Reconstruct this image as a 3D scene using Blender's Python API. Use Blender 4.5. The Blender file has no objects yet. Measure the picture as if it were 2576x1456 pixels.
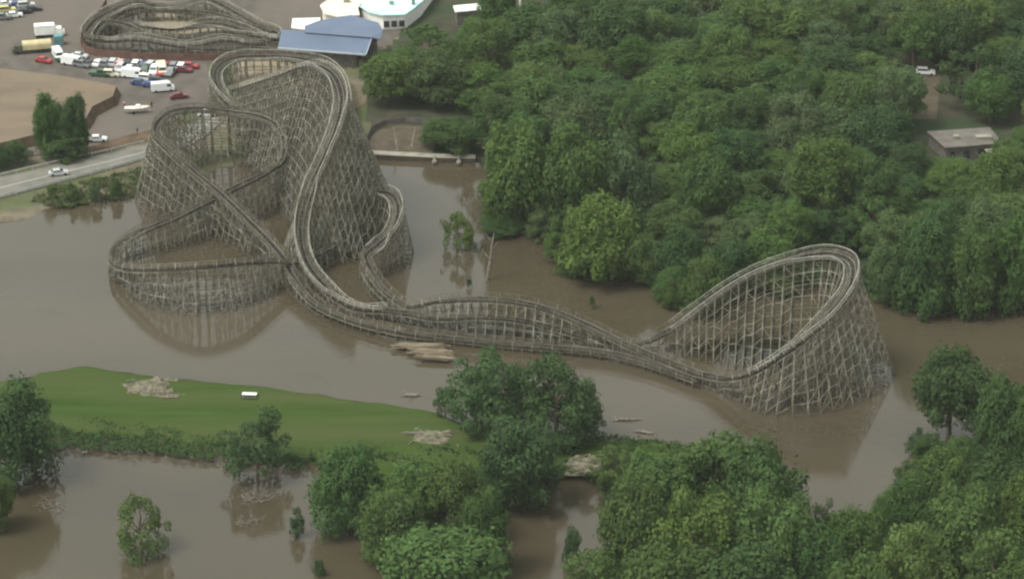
import bpy, math, random
import numpy as np
from mathutils import Vector, Matrix, noise

R = math.radians
random.seed(11)
rng = np.random.default_rng(11)
sc = bpy.context.scene
COL = sc.collection

# ------------------------------------------------------------------ camera, sky, sun, exposure
CAMH, PITCH, HFOV = 257.0, R(25.0), R(20.0)
cam = bpy.data.cameras.new('camera')
camo = bpy.data.objects.new('camera', cam)
COL.objects.link(camo)
camo.location = (0, 0, CAMH)
camo.rotation_euler = (math.pi / 2 - PITCH, 0, 0)
cam.sensor_fit = 'HORIZONTAL'
cam.angle = HFOV
cam.clip_start, cam.clip_end = 1.0, 12000.0
sc.camera = camo

SUN_EL, SUN_AZ = R(60), R(-115)         # high sun behind thin cloud, to the left of and behind the helicopter
world = bpy.data.worlds.new('World')
sc.world = world
world.use_nodes = True
wn, wl = world.node_tree.nodes, world.node_tree.links
wn.clear()
sky = wn.new('ShaderNodeTexSky')
sky.sky_type = 'NISHITA'
sky.sun_disc = False
sky.sun_elevation = SUN_EL
sky.sun_rotation = SUN_AZ
sky.dust_density = 4.0
sky.air_density = 1.0
sky.ozone_density = 1.0
hs = wn.new('ShaderNodeHueSaturation')
hs.inputs['Saturation'].default_value = 0.14
bg = wn.new('ShaderNodeBackground')
bg.inputs['Strength'].default_value = 0.15
wo = wn.new('ShaderNodeOutputWorld')
wl.new(sky.outputs[0], hs.inputs['Color'])
ct = wn.new('ShaderNodeMix'); ct.data_type = 'RGBA'; ct.blend_type = 'MULTIPLY'
ct.inputs['Factor'].default_value = 1.0
ct.inputs['B'].default_value = (0.95, 1.0, 0.93, 1)
wl.new(hs.outputs[0], ct.inputs['A'])
wl.new(ct.outputs['Result'], bg.inputs['Color'])
wl.new(bg.outputs[0], wo.inputs['Surface'])

sl = bpy.data.lights.new('sun', 'SUN')
sl.energy = 1.0
sl.angle = R(14)
sl.color = (1.0, 0.96, 0.88)
so = bpy.data.objects.new('sun', sl)
COL.objects.link(so)
sd = Vector((math.sin(SUN_AZ) * math.cos(SUN_EL), math.cos(SUN_AZ) * math.cos(SUN_EL), math.sin(SUN_EL)))
so.rotation_euler = sd.to_track_quat('Z', 'Y').to_euler()
so.location = (0, 600, 300)

sc.view_settings.view_transform = 'Standard'
sc.view_settings.look = 'None'
sc.view_settings.exposure = 0.95
sc.view_settings.gamma = 1.0
sc.cycles.filter_width = 2.3
sc.cycles.max_bounces = 6
sc.cycles.transparent_max_bounces = 4

# ------------------------------------------------------------------ picture <-> ground helpers
HAZE = 0.000045
FPX = 1288.0 / math.tan(HFOV / 2)
FWD = Vector((0, math.cos(PITCH), -math.sin(PITCH)))
UP = Vector((0, math.sin(PITCH), math.cos(PITCH)))
EYE = Vector((0, 0, CAMH))

def ray(px, py):
    return Vector(((px - 1288) / FPX, 0, 0)) + UP * ((728 - py) / FPX) + FWD

def G(px, py, z=0.0):
    d = ray(px, py)
    t = (z - CAMH) / d.z
    return EYE + d * t

def P(px, py, pb):
    """a point seen at px,py that stands over the ground point seen at row pb"""
    y = G(px, pb).y
    d = ray(px, py)
    return EYE + d * (y / d.y)

def scale_at(p):
    return FPX / (p - EYE).dot(FWD)

def proj(p):
    q = p - EYE
    w = q.dot(FWD)
    return 1288 + FPX * q.x / w, 728 - FPX * q.dot(UP) / w

# ------------------------------------------------------------------ object helpers
def tag(o, label=None, cat=None, group=None, kind=None):
    if label: o['label'] = label
    if cat: o['category'] = cat
    if group: o['group'] = group
    if kind: o['kind'] = kind
    return o

def empty(name, loc=(0, 0, 0), rz=0.0):
    o = bpy.data.objects.new(name, None)
    COL.objects.link(o)
    o.location = loc
    o.rotation_euler = (0, 0, rz)
    o.empty_display_size = 0.5
    return o

def link(name, me, parent=None):
    o = bpy.data.objects.new(name, me)
    COL.objects.link(o)
    if parent is not None: o.parent = parent
    return o

class MB:
    def __init__(self):
        self.v, self.f, self.m = [], [], []
    def add(self, vs, fs, mi=0):
        n = len(self.v)
        self.v += [tuple(p) for p in vs]
        self.f += [tuple(i + n for i in q) for q in fs]
        self.m += [mi] * len(fs)
    def bar(self, a, b, w, h=None, mi=0, up=None):
        a, b = Vector(a), Vector(b)
        d = b - a
        if d.length < 1e-4: return
        d.normalize()
        u = Vector(up) if up is not None else Vector((0, 0, 1))
        if abs(d.dot(u)) > 0.95: u = Vector((0.9, 0.43, 0))
        s = d.cross(u).normalized()
        t = s.cross(d).normalized()
        h = w if h is None else h
        s, t = s * (w / 2), t * (h / 2)
        vs = [a - s - t, a + s - t, a + s + t, a - s + t, b - s - t, b + s - t, b + s + t, b - s + t]
        self.add(vs, [(0, 1, 5, 4), (1, 2, 6, 5), (2, 3, 7, 6), (3, 0, 4, 7), (3, 2, 1, 0), (4, 5, 6, 7)], mi)
    def tube(self, pts, radii, n=7, mi=0):
        rings = []
        vs, fs = [], []
        for i, p in enumerate(pts):
            p = Vector(p)
            d = (Vector(pts[min(i + 1, len(pts) - 1)]) - Vector(pts[max(i - 1, 0)])).normalized()
            u = Vector((1, 0, 0)) if abs(d.x) < 0.9 else Vector((0, 1, 0))
            s = d.cross(u).normalized(); t = s.cross(d)
            for k in range(n):
                a = 2 * math.pi * k / n
                vs.append(p + (s * math.cos(a) + t * math.sin(a)) * radii[i])
        for i in range(len(pts) - 1):
            for k in range(n):
                fs.append((i * n + k, i * n + (k + 1) % n, (i + 1) * n + (k + 1) % n, (i + 1) * n + k))
        fs.append(tuple(range(n - 1, -1, -1)))
        fs.append(tuple((len(pts) - 1) * n + k for k in range(n)))
        self.add(vs, fs, mi)
    def box(self, c, s, rz=0.0, mi=0, taper=1.0):
        c = Vector(c); ca, sa = math.cos(rz), math.sin(rz)
        vs = []
        for z in (-1, 1):
            k = taper if z > 0 else 1.0
            for x, y in ((-1, -1), (1, -1), (1, 1), (-1, 1)):
                X, Y = x * s[0] / 2 * k, y * s[1] / 2 * k
                vs.append((c.x + X * ca - Y * sa, c.y + X * sa + Y * ca, c.z + z * s[2] / 2))
        self.add(vs, [(3, 2, 1, 0), (4, 5, 6, 7), (0, 1, 5, 4), (1, 2, 6, 5), (2, 3, 7, 6), (3, 0, 4, 7)], mi)
    def prism(self, poly, z0, z1, mi=0):
        """poly counter-clockwise list of xy"""
        n = len(poly)
        a = sum(poly[i][0] * poly[(i + 1) % n][1] - poly[(i + 1) % n][0] * poly[i][1] for i in range(n))
        if a < 0: poly = poly[::-1]
        vs = [(x, y, z0) for x, y in poly] + [(x, y, z1) for x, y in poly]
        fs = [tuple(range(n, 2 * n)), tuple(range(n - 1, -1, -1))]
        fs += [(i, (i + 1) % n, (i + 1) % n + n, i + n) for i in range(n)]
        self.add(vs, fs, mi)
    def mesh(self, name, mats):
        me = bpy.data.meshes.new(name)
        me.from_pydata(self.v, [], self.f)
        for m in (mats if isinstance(mats, (list, tuple)) else [mats]): me.materials.append(m)
        if any(self.m): me.polygons.foreach_set('material_index', self.m)
        me.update()
        return me
    def build(self, name, mats, parent=None):
        return link(name, self.mesh(name, mats), parent)

# ------------------------------------------------------------------ materials
def new_mat(name):
    m = bpy.data.materials.new(name)
    m.use_nodes = True
    nt = m.node_tree
    nt.nodes.clear()
    out = nt.nodes.new('ShaderNodeOutputMaterial')
    b = nt.nodes.new('ShaderNodeBsdfPrincipled')
    nt.links.new(b.outputs[0], out.inputs['Surface'])
    return m, nt, b, out

def noise_mat(name, c1, c2, scale=1.0, rough=0.9, detail=4.0, stretch=(1, 1, 1), lo=0.35, hi=0.65, spec=0.2, metal=0.0, c3=None, scale3=0.05, objcol=False):
    m, nt, b, out = new_mat(name)
    g = nt.nodes.new('ShaderNodeNewGeometry')
    mp = nt.nodes.new('ShaderNodeMapping')
    mp.inputs['Scale'].default_value = stretch
    nt.links.new(g.outputs['Position'], mp.inputs['Vector'])
    n = nt.nodes.new('ShaderNodeTexNoise')
    n.inputs['Scale'].default_value = scale
    n.inputs['Detail'].default_value = detail
    nt.links.new(mp.outputs[0], n.inputs['Vector'])
    r = nt.nodes.new('ShaderNodeValToRGB')
    r.color_ramp.elements[0].position, r.color_ramp.elements[1].position = lo, hi
    r.color_ramp.elements[0].color = (*c1, 1); r.color_ramp.elements[1].color = (*c2, 1)
    nt.links.new(n.outputs['Fac'], r.inputs['Fac'])
    col = r.outputs['Color']
    if c3 is not None:
        n2 = nt.nodes.new('ShaderNodeTexNoise')
        n2.inputs['Scale'].default_value = scale3
        n2.inputs['Detail'].default_value = 5
        nt.links.new(mp.outputs[0], n2.inputs['Vector'])
        r2 = nt.nodes.new('ShaderNodeValToRGB')
        r2.color_ramp.elements[0].position, r2.color_ramp.elements[1].position = 0.45, 0.62
        nt.links.new(n2.outputs['Fac'], r2.inputs['Fac'])
        mx = nt.nodes.new('ShaderNodeMix'); mx.data_type = 'RGBA'
        nt.links.new(r2.outputs['Color'], mx.inputs['Factor'])
        nt.links.new(col, mx.inputs['A'])
        mx.inputs['B'].default_value = (*c3, 1)
        col = mx.outputs['Result']
    nt.links.new(col, b.inputs['Base Color'])
    b.inputs['Roughness'].default_value = rough
    b.inputs['Specular IOR Level'].default_value = spec
    b.inputs['Metallic'].default_value = metal
    return m

M = {}
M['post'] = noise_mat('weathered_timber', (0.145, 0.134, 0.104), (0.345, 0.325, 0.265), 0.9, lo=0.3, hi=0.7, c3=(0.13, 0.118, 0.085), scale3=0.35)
def wet_line(m, col, z0, z1, amt=0.8):
    nt = m.node_tree; b = next(n for n in nt.nodes if n.type == 'BSDF_PRINCIPLED'); src = b.inputs['Base Color'].links[0].from_socket
    g = nt.nodes.new('ShaderNodeNewGeometry'); sx = nt.nodes.new('ShaderNodeSeparateXYZ'); nt.links.new(g.outputs['Position'], sx.inputs[0])
    n = nt.nodes.new('ShaderNodeTexNoise'); n.inputs['Scale'].default_value = 0.5; nt.links.new(g.outputs['Position'], n.inputs['Vector'])
    ad = nt.nodes.new('ShaderNodeMath'); ad.operation = 'MULTIPLY_ADD'; nt.links.new(n.outputs['Fac'], ad.inputs[0]); ad.inputs[1].default_value = -0.6; nt.links.new(sx.outputs['Z'], ad.inputs[2])
    mr = nt.nodes.new('ShaderNodeMapRange'); mr.inputs['From Min'].default_value = z0; mr.inputs['From Max'].default_value = z1
    mr.inputs['To Min'].default_value = amt; mr.inputs['To Max'].default_value = 0.0; nt.links.new(ad.outputs[0], mr.inputs['Value'])
    mx = nt.nodes.new('ShaderNodeMix'); mx.data_type = 'RGBA'; nt.links.new(mr.outputs[0], mx.inputs['Factor']); nt.links.new(src, mx.inputs['A']); mx.inputs['B'].default_value = (*col, 1)
    nt.links.new(mx.outputs['Result'], b.inputs['Base Color'])
wet_line(M['post'], (0.085, 0.07, 0.048), 0.3, 1.0)
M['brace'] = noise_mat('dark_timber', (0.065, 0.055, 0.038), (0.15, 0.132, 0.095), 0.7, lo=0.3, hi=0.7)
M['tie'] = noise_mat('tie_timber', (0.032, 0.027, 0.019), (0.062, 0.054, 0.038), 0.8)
M['rail'] = noise_mat('laminated_rail', (0.045, 0.04, 0.034), (0.09, 0.08, 0.065), 0.6, rough=0.6, spec=0.4)
M['walk'] = noise_mat('walkway_board', (0.05, 0.044, 0.032), (0.11, 0.098, 0.075), 0.8)
M['hand'] = noise_mat('handrail_timber', (0.20, 0.192, 0.16), (0.36, 0.345, 0.295), 0.7)
M['bark'] = noise_mat('bark', (0.07, 0.055, 0.04), (0.15, 0.125, 0.095), 3.0, stretch=(1, 1, 0.3))
M['deadwood'] = noise_mat('dead_wood', (0.10, 0.085, 0.07), (0.24, 0.21, 0.18), 2.0)
M['floor'] = noise_mat('forest_floor', (0.030, 0.032, 0.018), (0.058, 0.050, 0.034), 0.25, c3=(0.030, 0.046, 0.02), scale3=0.06)
M['bank'] = noise_mat('bank_soil', (0.10, 0.082, 0.058), (0.165, 0.138, 0.098), 0.4, c3=(0.062, 0.08, 0.03), scale3=0.05)
M['asphalt'] = noise_mat('asphalt', (0.078, 0.066, 0.058), (0.108, 0.093, 0.082), 0.3, stretch=(1, 0.6, 1), c3=(0.118, 0.098, 0.083), scale3=0.03)
M['road'] = noise_mat('road_concrete', (0.13, 0.125, 0.108), (0.17, 0.16, 0.14), 0.3)
M['paint'] = noise_mat('road_paint', (0.5, 0.5, 0.45), (0.65, 0.64, 0.6), 0.8)
M['dirt'] = noise_mat('bare_dirt', (0.125, 0.098, 0.07), (0.158, 0.124, 0.09), 0.15, stretch=(0.5, 1.5, 1), c3=(0.165, 0.122, 0.086), scale3=0.06)
M['redsoil'] = noise_mat('reddish_soil', (0.065, 0.043, 0.028), (0.115, 0.078, 0.05), 0.4)
M['sand'] = noise_mat('sand', (0.19, 0.15, 0.11), (0.25, 0.20, 0.15), 0.3, c3=(0.2, 0.17, 0.11), scale3=0.08)
M['mud'] = noise_mat('wet_mud', (0.06, 0.046, 0.032), (0.095, 0.075, 0.052), 0.5, rough=0.6)
M['fence'] = noise_mat('red_brown_fence', (0.10, 0.05, 0.04), (0.15, 0.085, 0.065), 0.6)
M['blueroof'] = noise_mat('blue_metal_roof', (0.092, 0.118, 0.178), (0.112, 0.142, 0.208), 0.12, rough=0.45, spec=0.4)
M['fascia'] = noise_mat('pale_fascia', (0.38, 0.41, 0.46), (0.46, 0.48, 0.52), 0.5, rough=0.6)
M['wallgrey'] = noise_mat('dark_board_wall', (0.10, 0.09, 0.08), (0.15, 0.135, 0.12), 0.8)
M['white'] = noise_mat('white_paint', (0.72, 0.70, 0.66), (0.84, 0.82, 0.78), 0.6, rough=0.6)
M['cyan'] = noise_mat('cyan_roof', (0.42, 0.80, 0.75), (0.55, 0.86, 0.82), 0.15, rough=0.5)
M['cream'] = noise_mat('cream_wall', (0.55, 0.50, 0.42), (0.66, 0.61, 0.52), 0.4)
M['brownroof'] = noise_mat('brown_flat_roof', (0.10, 0.088, 0.078), (0.15, 0.134, 0.118), 0.25)
M['glass'] = noise_mat('dark_glass', (0.02, 0.024, 0.028), (0.03, 0.034, 0.04), 1.0, rough=0.08, spec=0.6)
M['tyre'] = noise_mat('tyre_rubber', (0.018, 0.018, 0.018), (0.03, 0.03, 0.03), 4.0, rough=0.85)
M['steel'] = noise_mat('galvanised_steel', (0.36, 0.36, 0.35), (0.5, 0.5, 0.48), 1.0, rough=0.5, metal=0.3)
M['concrete'] = noise_mat('pale_concrete', (0.18, 0.165, 0.135), (0.28, 0.26, 0.22), 0.5)
M['plank'] = noise_mat('new_lumber', (0.11, 0.088, 0.06), (0.22, 0.18, 0.125), 0.8, stretch=(0.3, 1, 1))
M['canvas'] = noise_mat('tan_canvas', (0.40, 0.34, 0.20), (0.52, 0.45, 0.28), 0.6)
M['teal'] = noise_mat('teal_paint', (0.10, 0.20, 0.22), (0.14, 0.26, 0.28), 0.6)
M['olive'] = noise_mat('olive_paint', (0.06, 0.065, 0.045), (0.09, 0.095, 0.065), 0.6)
M['skin'] = noise_mat('skin', (0.40, 0.25, 0.18), (0.46, 0.30, 0.22), 2.0)
M['darkcloth'] = noise_mat('dark_clothing', (0.025, 0.025, 0.03), (0.04, 0.04, 0.05), 3.0)
M['pinkcloth'] = noise_mat('pink_shirt', (0.55, 0.28, 0.27), (0.62, 0.34, 0.32), 3.0)
M['hair'] = noise_mat('dark_hair', (0.02, 0.015, 0.012), (0.04, 0.03, 0.02), 5.0)

def grass_mat():
    # mown lawn with streaks and a muddy wet margin
    m = noise_mat('mown_grass', (0.028, 0.051, 0.011), (0.044, 0.073, 0.018), 0.30, spec=0.03, stretch=(0.16, 2.2, 1), lo=0.3, hi=0.7,
                  c3=(0.056, 0.068, 0.024), scale3=0.035)
    wet_line(m, (0.06, 0.048, 0.03), 0.05, 0.55, 0.9)
    return m
M['grass'] = grass_mat()

def water_mat():
    m, nt, b, out = new_mat('flood_water')
    g = nt.nodes.new('ShaderNodeNewGeometry')
    n = nt.nodes.new('ShaderNodeTexNoise'); n.inputs['Scale'].default_value = 0.018; n.inputs['Detail'].default_value = 6
    mp = nt.nodes.new('ShaderNodeMapping'); mp.inputs['Scale'].default_value = (0.6, 1.4, 1)
    nt.links.new(g.outputs['Position'], mp.inputs['Vector'])
    nt.links.new(mp.outputs[0], n.inputs['Vector'])
    r = nt.nodes.new('ShaderNodeValToRGB')
    r.color_ramp.elements[0].position, r.color_ramp.elements[1].position = 0.35, 0.7
    r.color_ramp.elements[0].color = (0.050, 0.040, 0.025, 1)
    r.color_ramp.elements[1].color = (0.070, 0.056, 0.037, 1)
    nt.links.new(n.outputs['Fac'], r.inputs['Fac'])
    nt.links.new(r.outputs[0], b.inputs['Base Color'])
    rr_ = nt.nodes.new('ShaderNodeMapRange'); rr_.inputs['From Min'].default_value = 0.4; rr_.inputs['From Max'].default_value = 0.65
    rr_.inputs['To Min'].default_value = 0.03; rr_.inputs['To Max'].default_value = 0.09
    nt.links.new(n.outputs['Fac'], rr_.inputs['Value']); nt.links.new(rr_.outputs[0], b.inputs['Roughness'])
    b.inputs['IOR'].default_value = 1.52
    n2 = nt.nodes.new('ShaderNodeTexNoise'); n2.inputs['Scale'].default_value = 0.9; n2.inputs['Detail'].default_value = 3
    mp2 = nt.nodes.new('ShaderNodeMapping'); mp2.inputs['Scale'].default_value = (0.7, 1.6, 1)
    nt.links.new(g.outputs['Position'], mp2.inputs['Vector'])
    nt.links.new(mp2.outputs[0], n2.inputs['Vector'])
    bp = nt.nodes.new('ShaderNodeBump'); bp.inputs['Strength'].default_value = 0.10; bp.inputs['Distance'].default_value = 0.12
    nt.links.new(n2.outputs['Fac'], bp.inputs['Height'])
    nt.links.new(bp.outputs[0], b.inputs['Normal'])
    return m
M['water'] = water_mat()

def leaf_mat():
    m, nt, b, out = new_mat('leaves')
    oi = nt.nodes.new('ShaderNodeObjectInfo')
    g = nt.nodes.new('ShaderNodeNewGeometry')
    n = nt.nodes.new('ShaderNodeTexNoise'); n.inputs['Scale'].default_value = 0.55; n.inputs['Detail'].default_value = 3
    nt.links.new(g.outputs['Position'], n.inputs['Vector'])
    r = nt.nodes.new('ShaderNodeValToRGB')
    r.color_ramp.elements[0].position, r.color_ramp.elements[1].position = 0.3, 0.72
    r.color_ramp.elements[0].color = (0.70, 0.74, 0.74, 1); r.color_ramp.elements[1].color = (1.28, 1.22, 1.1, 1)
    nt.links.new(n.outputs['Fac'], r.inputs['Fac'])
    mx = nt.nodes.new('ShaderNodeMix'); mx.data_type = 'RGBA'; mx.blend_type = 'MULTIPLY'
    mx.inputs['Factor'].default_value = 1.0
    nt.links.new(oi.outputs['Color'], mx.inputs['A'])
    nt.links.new(r.outputs[0], mx.inputs['B'])
    nt.links.new(mx.outputs['Result'], b.inputs['Base Color'])
    b.inputs['Roughness'].default_value = 0.7
    b.inputs['Specular IOR Level'].default_value = 0.06
    tr = nt.nodes.new('ShaderNodeBsdfTranslucent')
    nt.links.new(mx.outputs['Result'], tr.inputs['Color'])
    ms = nt.nodes.new('ShaderNodeMixShader'); ms.inputs[0].default_value = 0.38
    nt.links.new(b.outputs[0], ms.inputs[1]); nt.links.new(tr.outputs[0], ms.inputs[2])
    nt.links.new(ms.outputs[0], out.inputs['Surface'])
    return m
M['leaf'] = leaf_mat()

def paint_mat():
    m, nt, b, out = new_mat('car_paint')
    oi = nt.nodes.new('ShaderNodeObjectInfo')
    g = nt.nodes.new('ShaderNodeNewGeometry')
    n = nt.nodes.new('ShaderNodeTexNoise'); n.inputs['Scale'].default_value = 2.0
    nt.links.new(g.outputs['Position'], n.inputs['Vector'])
    mx = nt.nodes.new('ShaderNodeMix'); mx.data_type = 'RGBA'; mx.blend_type = 'MULTIPLY'
    mx.inputs['Factor'].default_value = 0.25
    nt.links.new(oi.outputs['Color'], mx.inputs['A']); nt.links.new(n.outputs['Fac'], mx.inputs['B'])
    nt.links.new(mx.outputs['Result'], b.inputs['Base Color'])
    b.inputs['Roughness'].default_value = 0.3
    return m
M['carpaint'] = paint_mat()

# ------------------------------------------------------------------ ground, banks, water
LZ = 0.8
def gp(poly, z=0.0): return [(G(x, y, z).x, G(x, y, z).y) for x, y in poly]

MAIN = [(-1500, -1200), (-1500, 560), (-200, 566), (0, 560), (60, 556), (130, 530), (190, 512), (250, 508), (330, 496), (400, 470), (560, 425),
        (760, 400), (880, 385), (925, 396), (1060, 404), (1190, 410), (1212, 440), (1222, 500), (1240, 560), (1330, 575), (1400, 600),
        (1405, 680), (1480, 696), (1600, 690), (1660, 706), (1700, 768), (1770, 785), (1850, 740), (1960, 725), (2120, 728), (2200, 742),
        (2260, 764), (2420, 772), (2576, 756), (3000, 740), (4200, 700), (4200, -1200)]
BANK = [(-900, 960), (-60, 960), (40, 950), (78, 936), (130, 924), (200, 918), (262, 919), (400, 940), (600, 964), (800, 984), (950, 1005), (1090, 1030),
        (1180, 1060), (1400, 1100), (1480, 1098), (1640, 1104), (1800, 1122), (2000, 1200), (2030, 1285), (2080, 1300), (2190, 1284), (2222, 1235),
        (2275, 1140), (2300, 1105), (2400, 1112), (2480, 1085), (2600, 1060), (3600, 1000), (3600, 2400), (1545, 2400), (1530, 1456), (1520, 1330), (1505, 1240), (1440, 1200),
        (1380, 1235), (1250, 1285), (1150, 1290), (980, 1262), (850, 1222), (770, 1182), (640, 1165), (560, 1150), (450, 1142), (300, 1126), (160, 1116), (100, 1120), (40, 1150), (-60, 1180), (-900, 1200)]
BAR = [(960, 872), (1010, 862), (1130, 862), (1180, 880), (1170, 930), (1110, 928), (1050, 910), (1000, 895)]

def sdf(poly, X, Y):
    d = np.full(X.shape, 1e9); inside = np.zeros(X.shape, bool)
    n = len(poly)
    for i in range(n):
        ax, ay = poly[i]; bx, by = poly[(i + 1) % n]
        ex, ey = bx - ax, by - ay
        t = np.clip(((X - ax) * ex + (Y - ay) * ey) / (ex * ex + ey * ey + 1e-9), 0, 1)
        d = np.minimum(d, np.hypot(X - ax - t * ex, Y - ay - t * ey))
        c = ((ay > Y) != (by > Y)) & (X < (bx - ax) * (Y - ay) / (by - ay + 1e-12) + ax)
        inside ^= c
    return np.where(inside, d, -d)

def wob(X, Y, s, k):
    return (np.sin(X * s + 1.3 + 2 * np.sin(Y * s * 0.7)) + np.sin(Y * s * 1.37 + X * s * 0.6 + k) + 0.6 * np.sin(X * s * 2.9 + Y * s * 2.3)) / 2.6

def terrain(name, poly, mats, x0, x1, y0, y1, step, far, top, slope, pick=None, bump=0.12):
    xs = np.arange(x0, x1 + 0.1, step); ys = np.arange(y0, y1 + 0.1, step)
    if far:
        xs = np.concatenate([[-5000, -1200, -400, -250], xs, [250, 400, 1200, 5000]]); ys = np.concatenate([ys, [1000, 1300, 2500, 7000]])
    X, Y = np.meshgrid(xs, ys)
    d = sdf(gp(poly), X, Y) + 1.1 * wob(X, Y, 0.23, 0.5) + 0.5 * wob(X, Y, 0.8, 2.0)
    t = np.clip((d + 1.5) / slope, 0, 1); t = t * t * (3 - 2 * t)
    Z = -1.2 + (top + 1.2) * t + bump * wob(X, Y, 0.15, 0.2) * t
    nx, ny = len(xs), len(ys)
    vs = np.stack([X, Y, Z], -1).reshape(-1, 3)
    idx = np.arange(nx * ny).reshape(ny, nx)
    q = np.stack([idx[:-1, :-1], idx[:-1, 1:], idx[1:, 1:], idx[1:, :-1]], -1).reshape(-1, 4)
    zmax = vs[q, 2].max(1)
    q = q[zmax > -1.15]
    me = bpy.data.meshes.new(name)
    me.vertices.add(len(vs)); me.vertices.foreach_set('co', vs.ravel())
    me.loops.add(q.size); me.loops.foreach_set('vertex_index', q.ravel().astype(np.int32))
    me.polygons.add(len(q)); me.polygons.foreach_set('loop_start', np.arange(0, q.size, 4, dtype=np.int32))
    for m in mats: me.materials.append(m)
    if pick is not None:
        c = vs[q].mean(1)
        me.polygons.foreach_set('material_index', pick(c[:, 0], c[:, 1]).astype(np.int32))
    me.polygons.foreach_set('use_smooth', np.ones(len(q), bool))
    me.update(calc_edges=True); me.validate()
    o = link(name, me); o['kind'] = 'structure'
    return o

LEFTLAND = gp([(-1500, -1200), (-1500, 700), (420, 700), (880, 420), (930, 330), (905, 180), (980, 120), (1060, 40), (1100, -200), (1100, -1200)])
terrain('ground', MAIN, [M['floor'], M['bank']], -185, 185, 470, 940, 1.5, True, LZ - 0.08, 4.0,
        pick=lambda x, y: (sdf(LEFTLAND, x, y) > 0), bump=0.07)
terrain('grass_bank', BANK, [M['grass']], -175, 175, 395, 560, 1.0, False, 1.3, 6.0, bump=0.25)
terrain('mud_bar', BAR, [M['mud']], -40, 0, 525, 570, 0.6, False, 0.35, 5.0, bump=0.1)

mb = MB(); mb.add([(-6000, -1500, 0), (6000, -1500, 0), (6000, 7000, 0), (-6000, 7000, 0)], [(0, 1, 2, 3)])
o = mb.build('flood_water', M['water']); o['kind'] = 'structure'

def sheet(name, poly, z, mat, thick=0.35):
    mb = MB(); mb.prism(gp(poly, z), z - thick, z)
    o = mb.build(name, mat); o['kind'] = 'structure'
    return o
sheet('parking_lot', [(-700, -300), (-700, 330), (0, 400), (60, 395), (215, 372), (330, 345), (385, 330), (470, 285), (540, 262), (520, 160), (700, 170), (910, 170), (960, 120), (1050, 50), (1100, -40), (1100, -300)], LZ + 0.02, M['asphalt'])
sheet('sand_yard', [(345, 58), (372, 40), (430, 32), (520, 34), (575, 50), (560, 76), (480, 86), (400, 88), (350, 80)], LZ + 0.03, M['sand'])
sheet('sand_lot', [(582, 170), (605, 152), (660, 146), (730, 152), (752, 175), (735, 196), (680, 212), (625, 222), (590, 206)], LZ + 0.03, M['sand'])
sheet('dirt_path', [(872, 252), (905, 238), (925, 236), (918, 262), (880, 278)], LZ + 0.03, M['dirt'])
sheet('dirt_verge', [(215, 372), (330, 338), (384, 326), (392, 345), (366, 356), (200, 398), (120, 412)], LZ + 0.06, M['redsoil'])

# raised dirt lot at the left edge
top = [G(x, y, 3.2) for x, y in [(-700, 130), (0, 172), (150, 190), (270, 211), (292, 217), (284, 242), (232, 268), (215, 300), (90, 338), (0, 360), (-700, 420)]]
mb = MB(); n = len(top); cen = sum(top, Vector()) / n
low = []
for p in top:
    d = (p - cen); d.z = 0; d.normalize(); low.append(Vector((p.x + d.x * 1.3, p.y + d.y * 1.3, 0.5)))
mb.add(top + low, [tuple(range(n - 1, -1, -1))], 0)
mb.f[-1] = tuple(range(n)) if sum(top[i].x * top[(i + 1) % n].y - top[(i + 1) % n].x * top[i].y for i in range(n)) > 0 else mb.f[-1]
k = len(mb.v); mb.add(top + low, [(i, (i + 1) % n, (i + 1) % n + n, i + n) for i in range(n)], 1)
o = mb.build('dirt_mound', [M['dirt'], M['redsoil']]); o['kind'] = 'structure'

# road along the flood with guard rails
def ribbon_poly(a, b): return a + b[::-1]
road_hi = [(-500, 560), (0, 447), (150, 412), (280, 384), (366, 364), (430, 345), (470, 318), (520, 290)]
road_lo = [(-500, 632), (0, 497), (150, 458), (280, 424), (385, 394), (470, 370), (520, 340), (560, 305)]
sheet('road', ribbon_poly(road_hi, road_lo), LZ + 0.25, M['road'], 0.8)
mid = [((a[0] + b[0]) / 2, (a[1] + b[1]) / 2) for a, b in zip(road_hi, road_lo)]
mb = MB()
for i in range(len(mid) - 1):
    a, b = G(*mid[i], LZ + 0.256), G(*mid[i + 1], LZ + 0.256)
    mb.bar(a, b, 0.15, 0.008)
o = mb.build('road_marking', M['paint']); o['kind'] = 'structure'

def guard_rail(pts, label):
    root = empty('guard_rail', G(*pts[0], LZ + 0.25)); tag(root, label, 'guard rail', 'guard rails along the road')
    inv = Vector(root.location)
    r, p = MB(), MB()
    ws = [G(x, y, LZ + 0.25) for x, y in pts]
    posts = []
    for a, b in zip(ws[:-1], ws[1:]):
        r.bar(a - inv + Vector((0, 0, .7)), b - inv + Vector((0, 0, .7)), 0.1, 0.35)
        L = (b - a).length
        s = 0.0
        while s < L:
            q = a.lerp(b, s / L) - inv
            posts.append(q); s += 4.0
    r.build('rail', M['steel'], root)
    me = None
    for q in posts:
        if me is None:
            m_ = MB(); m_.box((0, 0, 0.4), (0.14, 0.14, 0.8)); me = m_.mesh('post', M['steel'])
        o = link('post', me, root); o.location = q
guard_rail([(-60, 458), (0, 445), (150, 410), (280, 382), (364, 362)], 'pale steel guard rail along the far edge of the grey road')
guard_rail([(-60, 516), (0, 500), (150, 461), (280, 427), (386, 397)], 'pale steel guard rail along the water side of the grey road')

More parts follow.
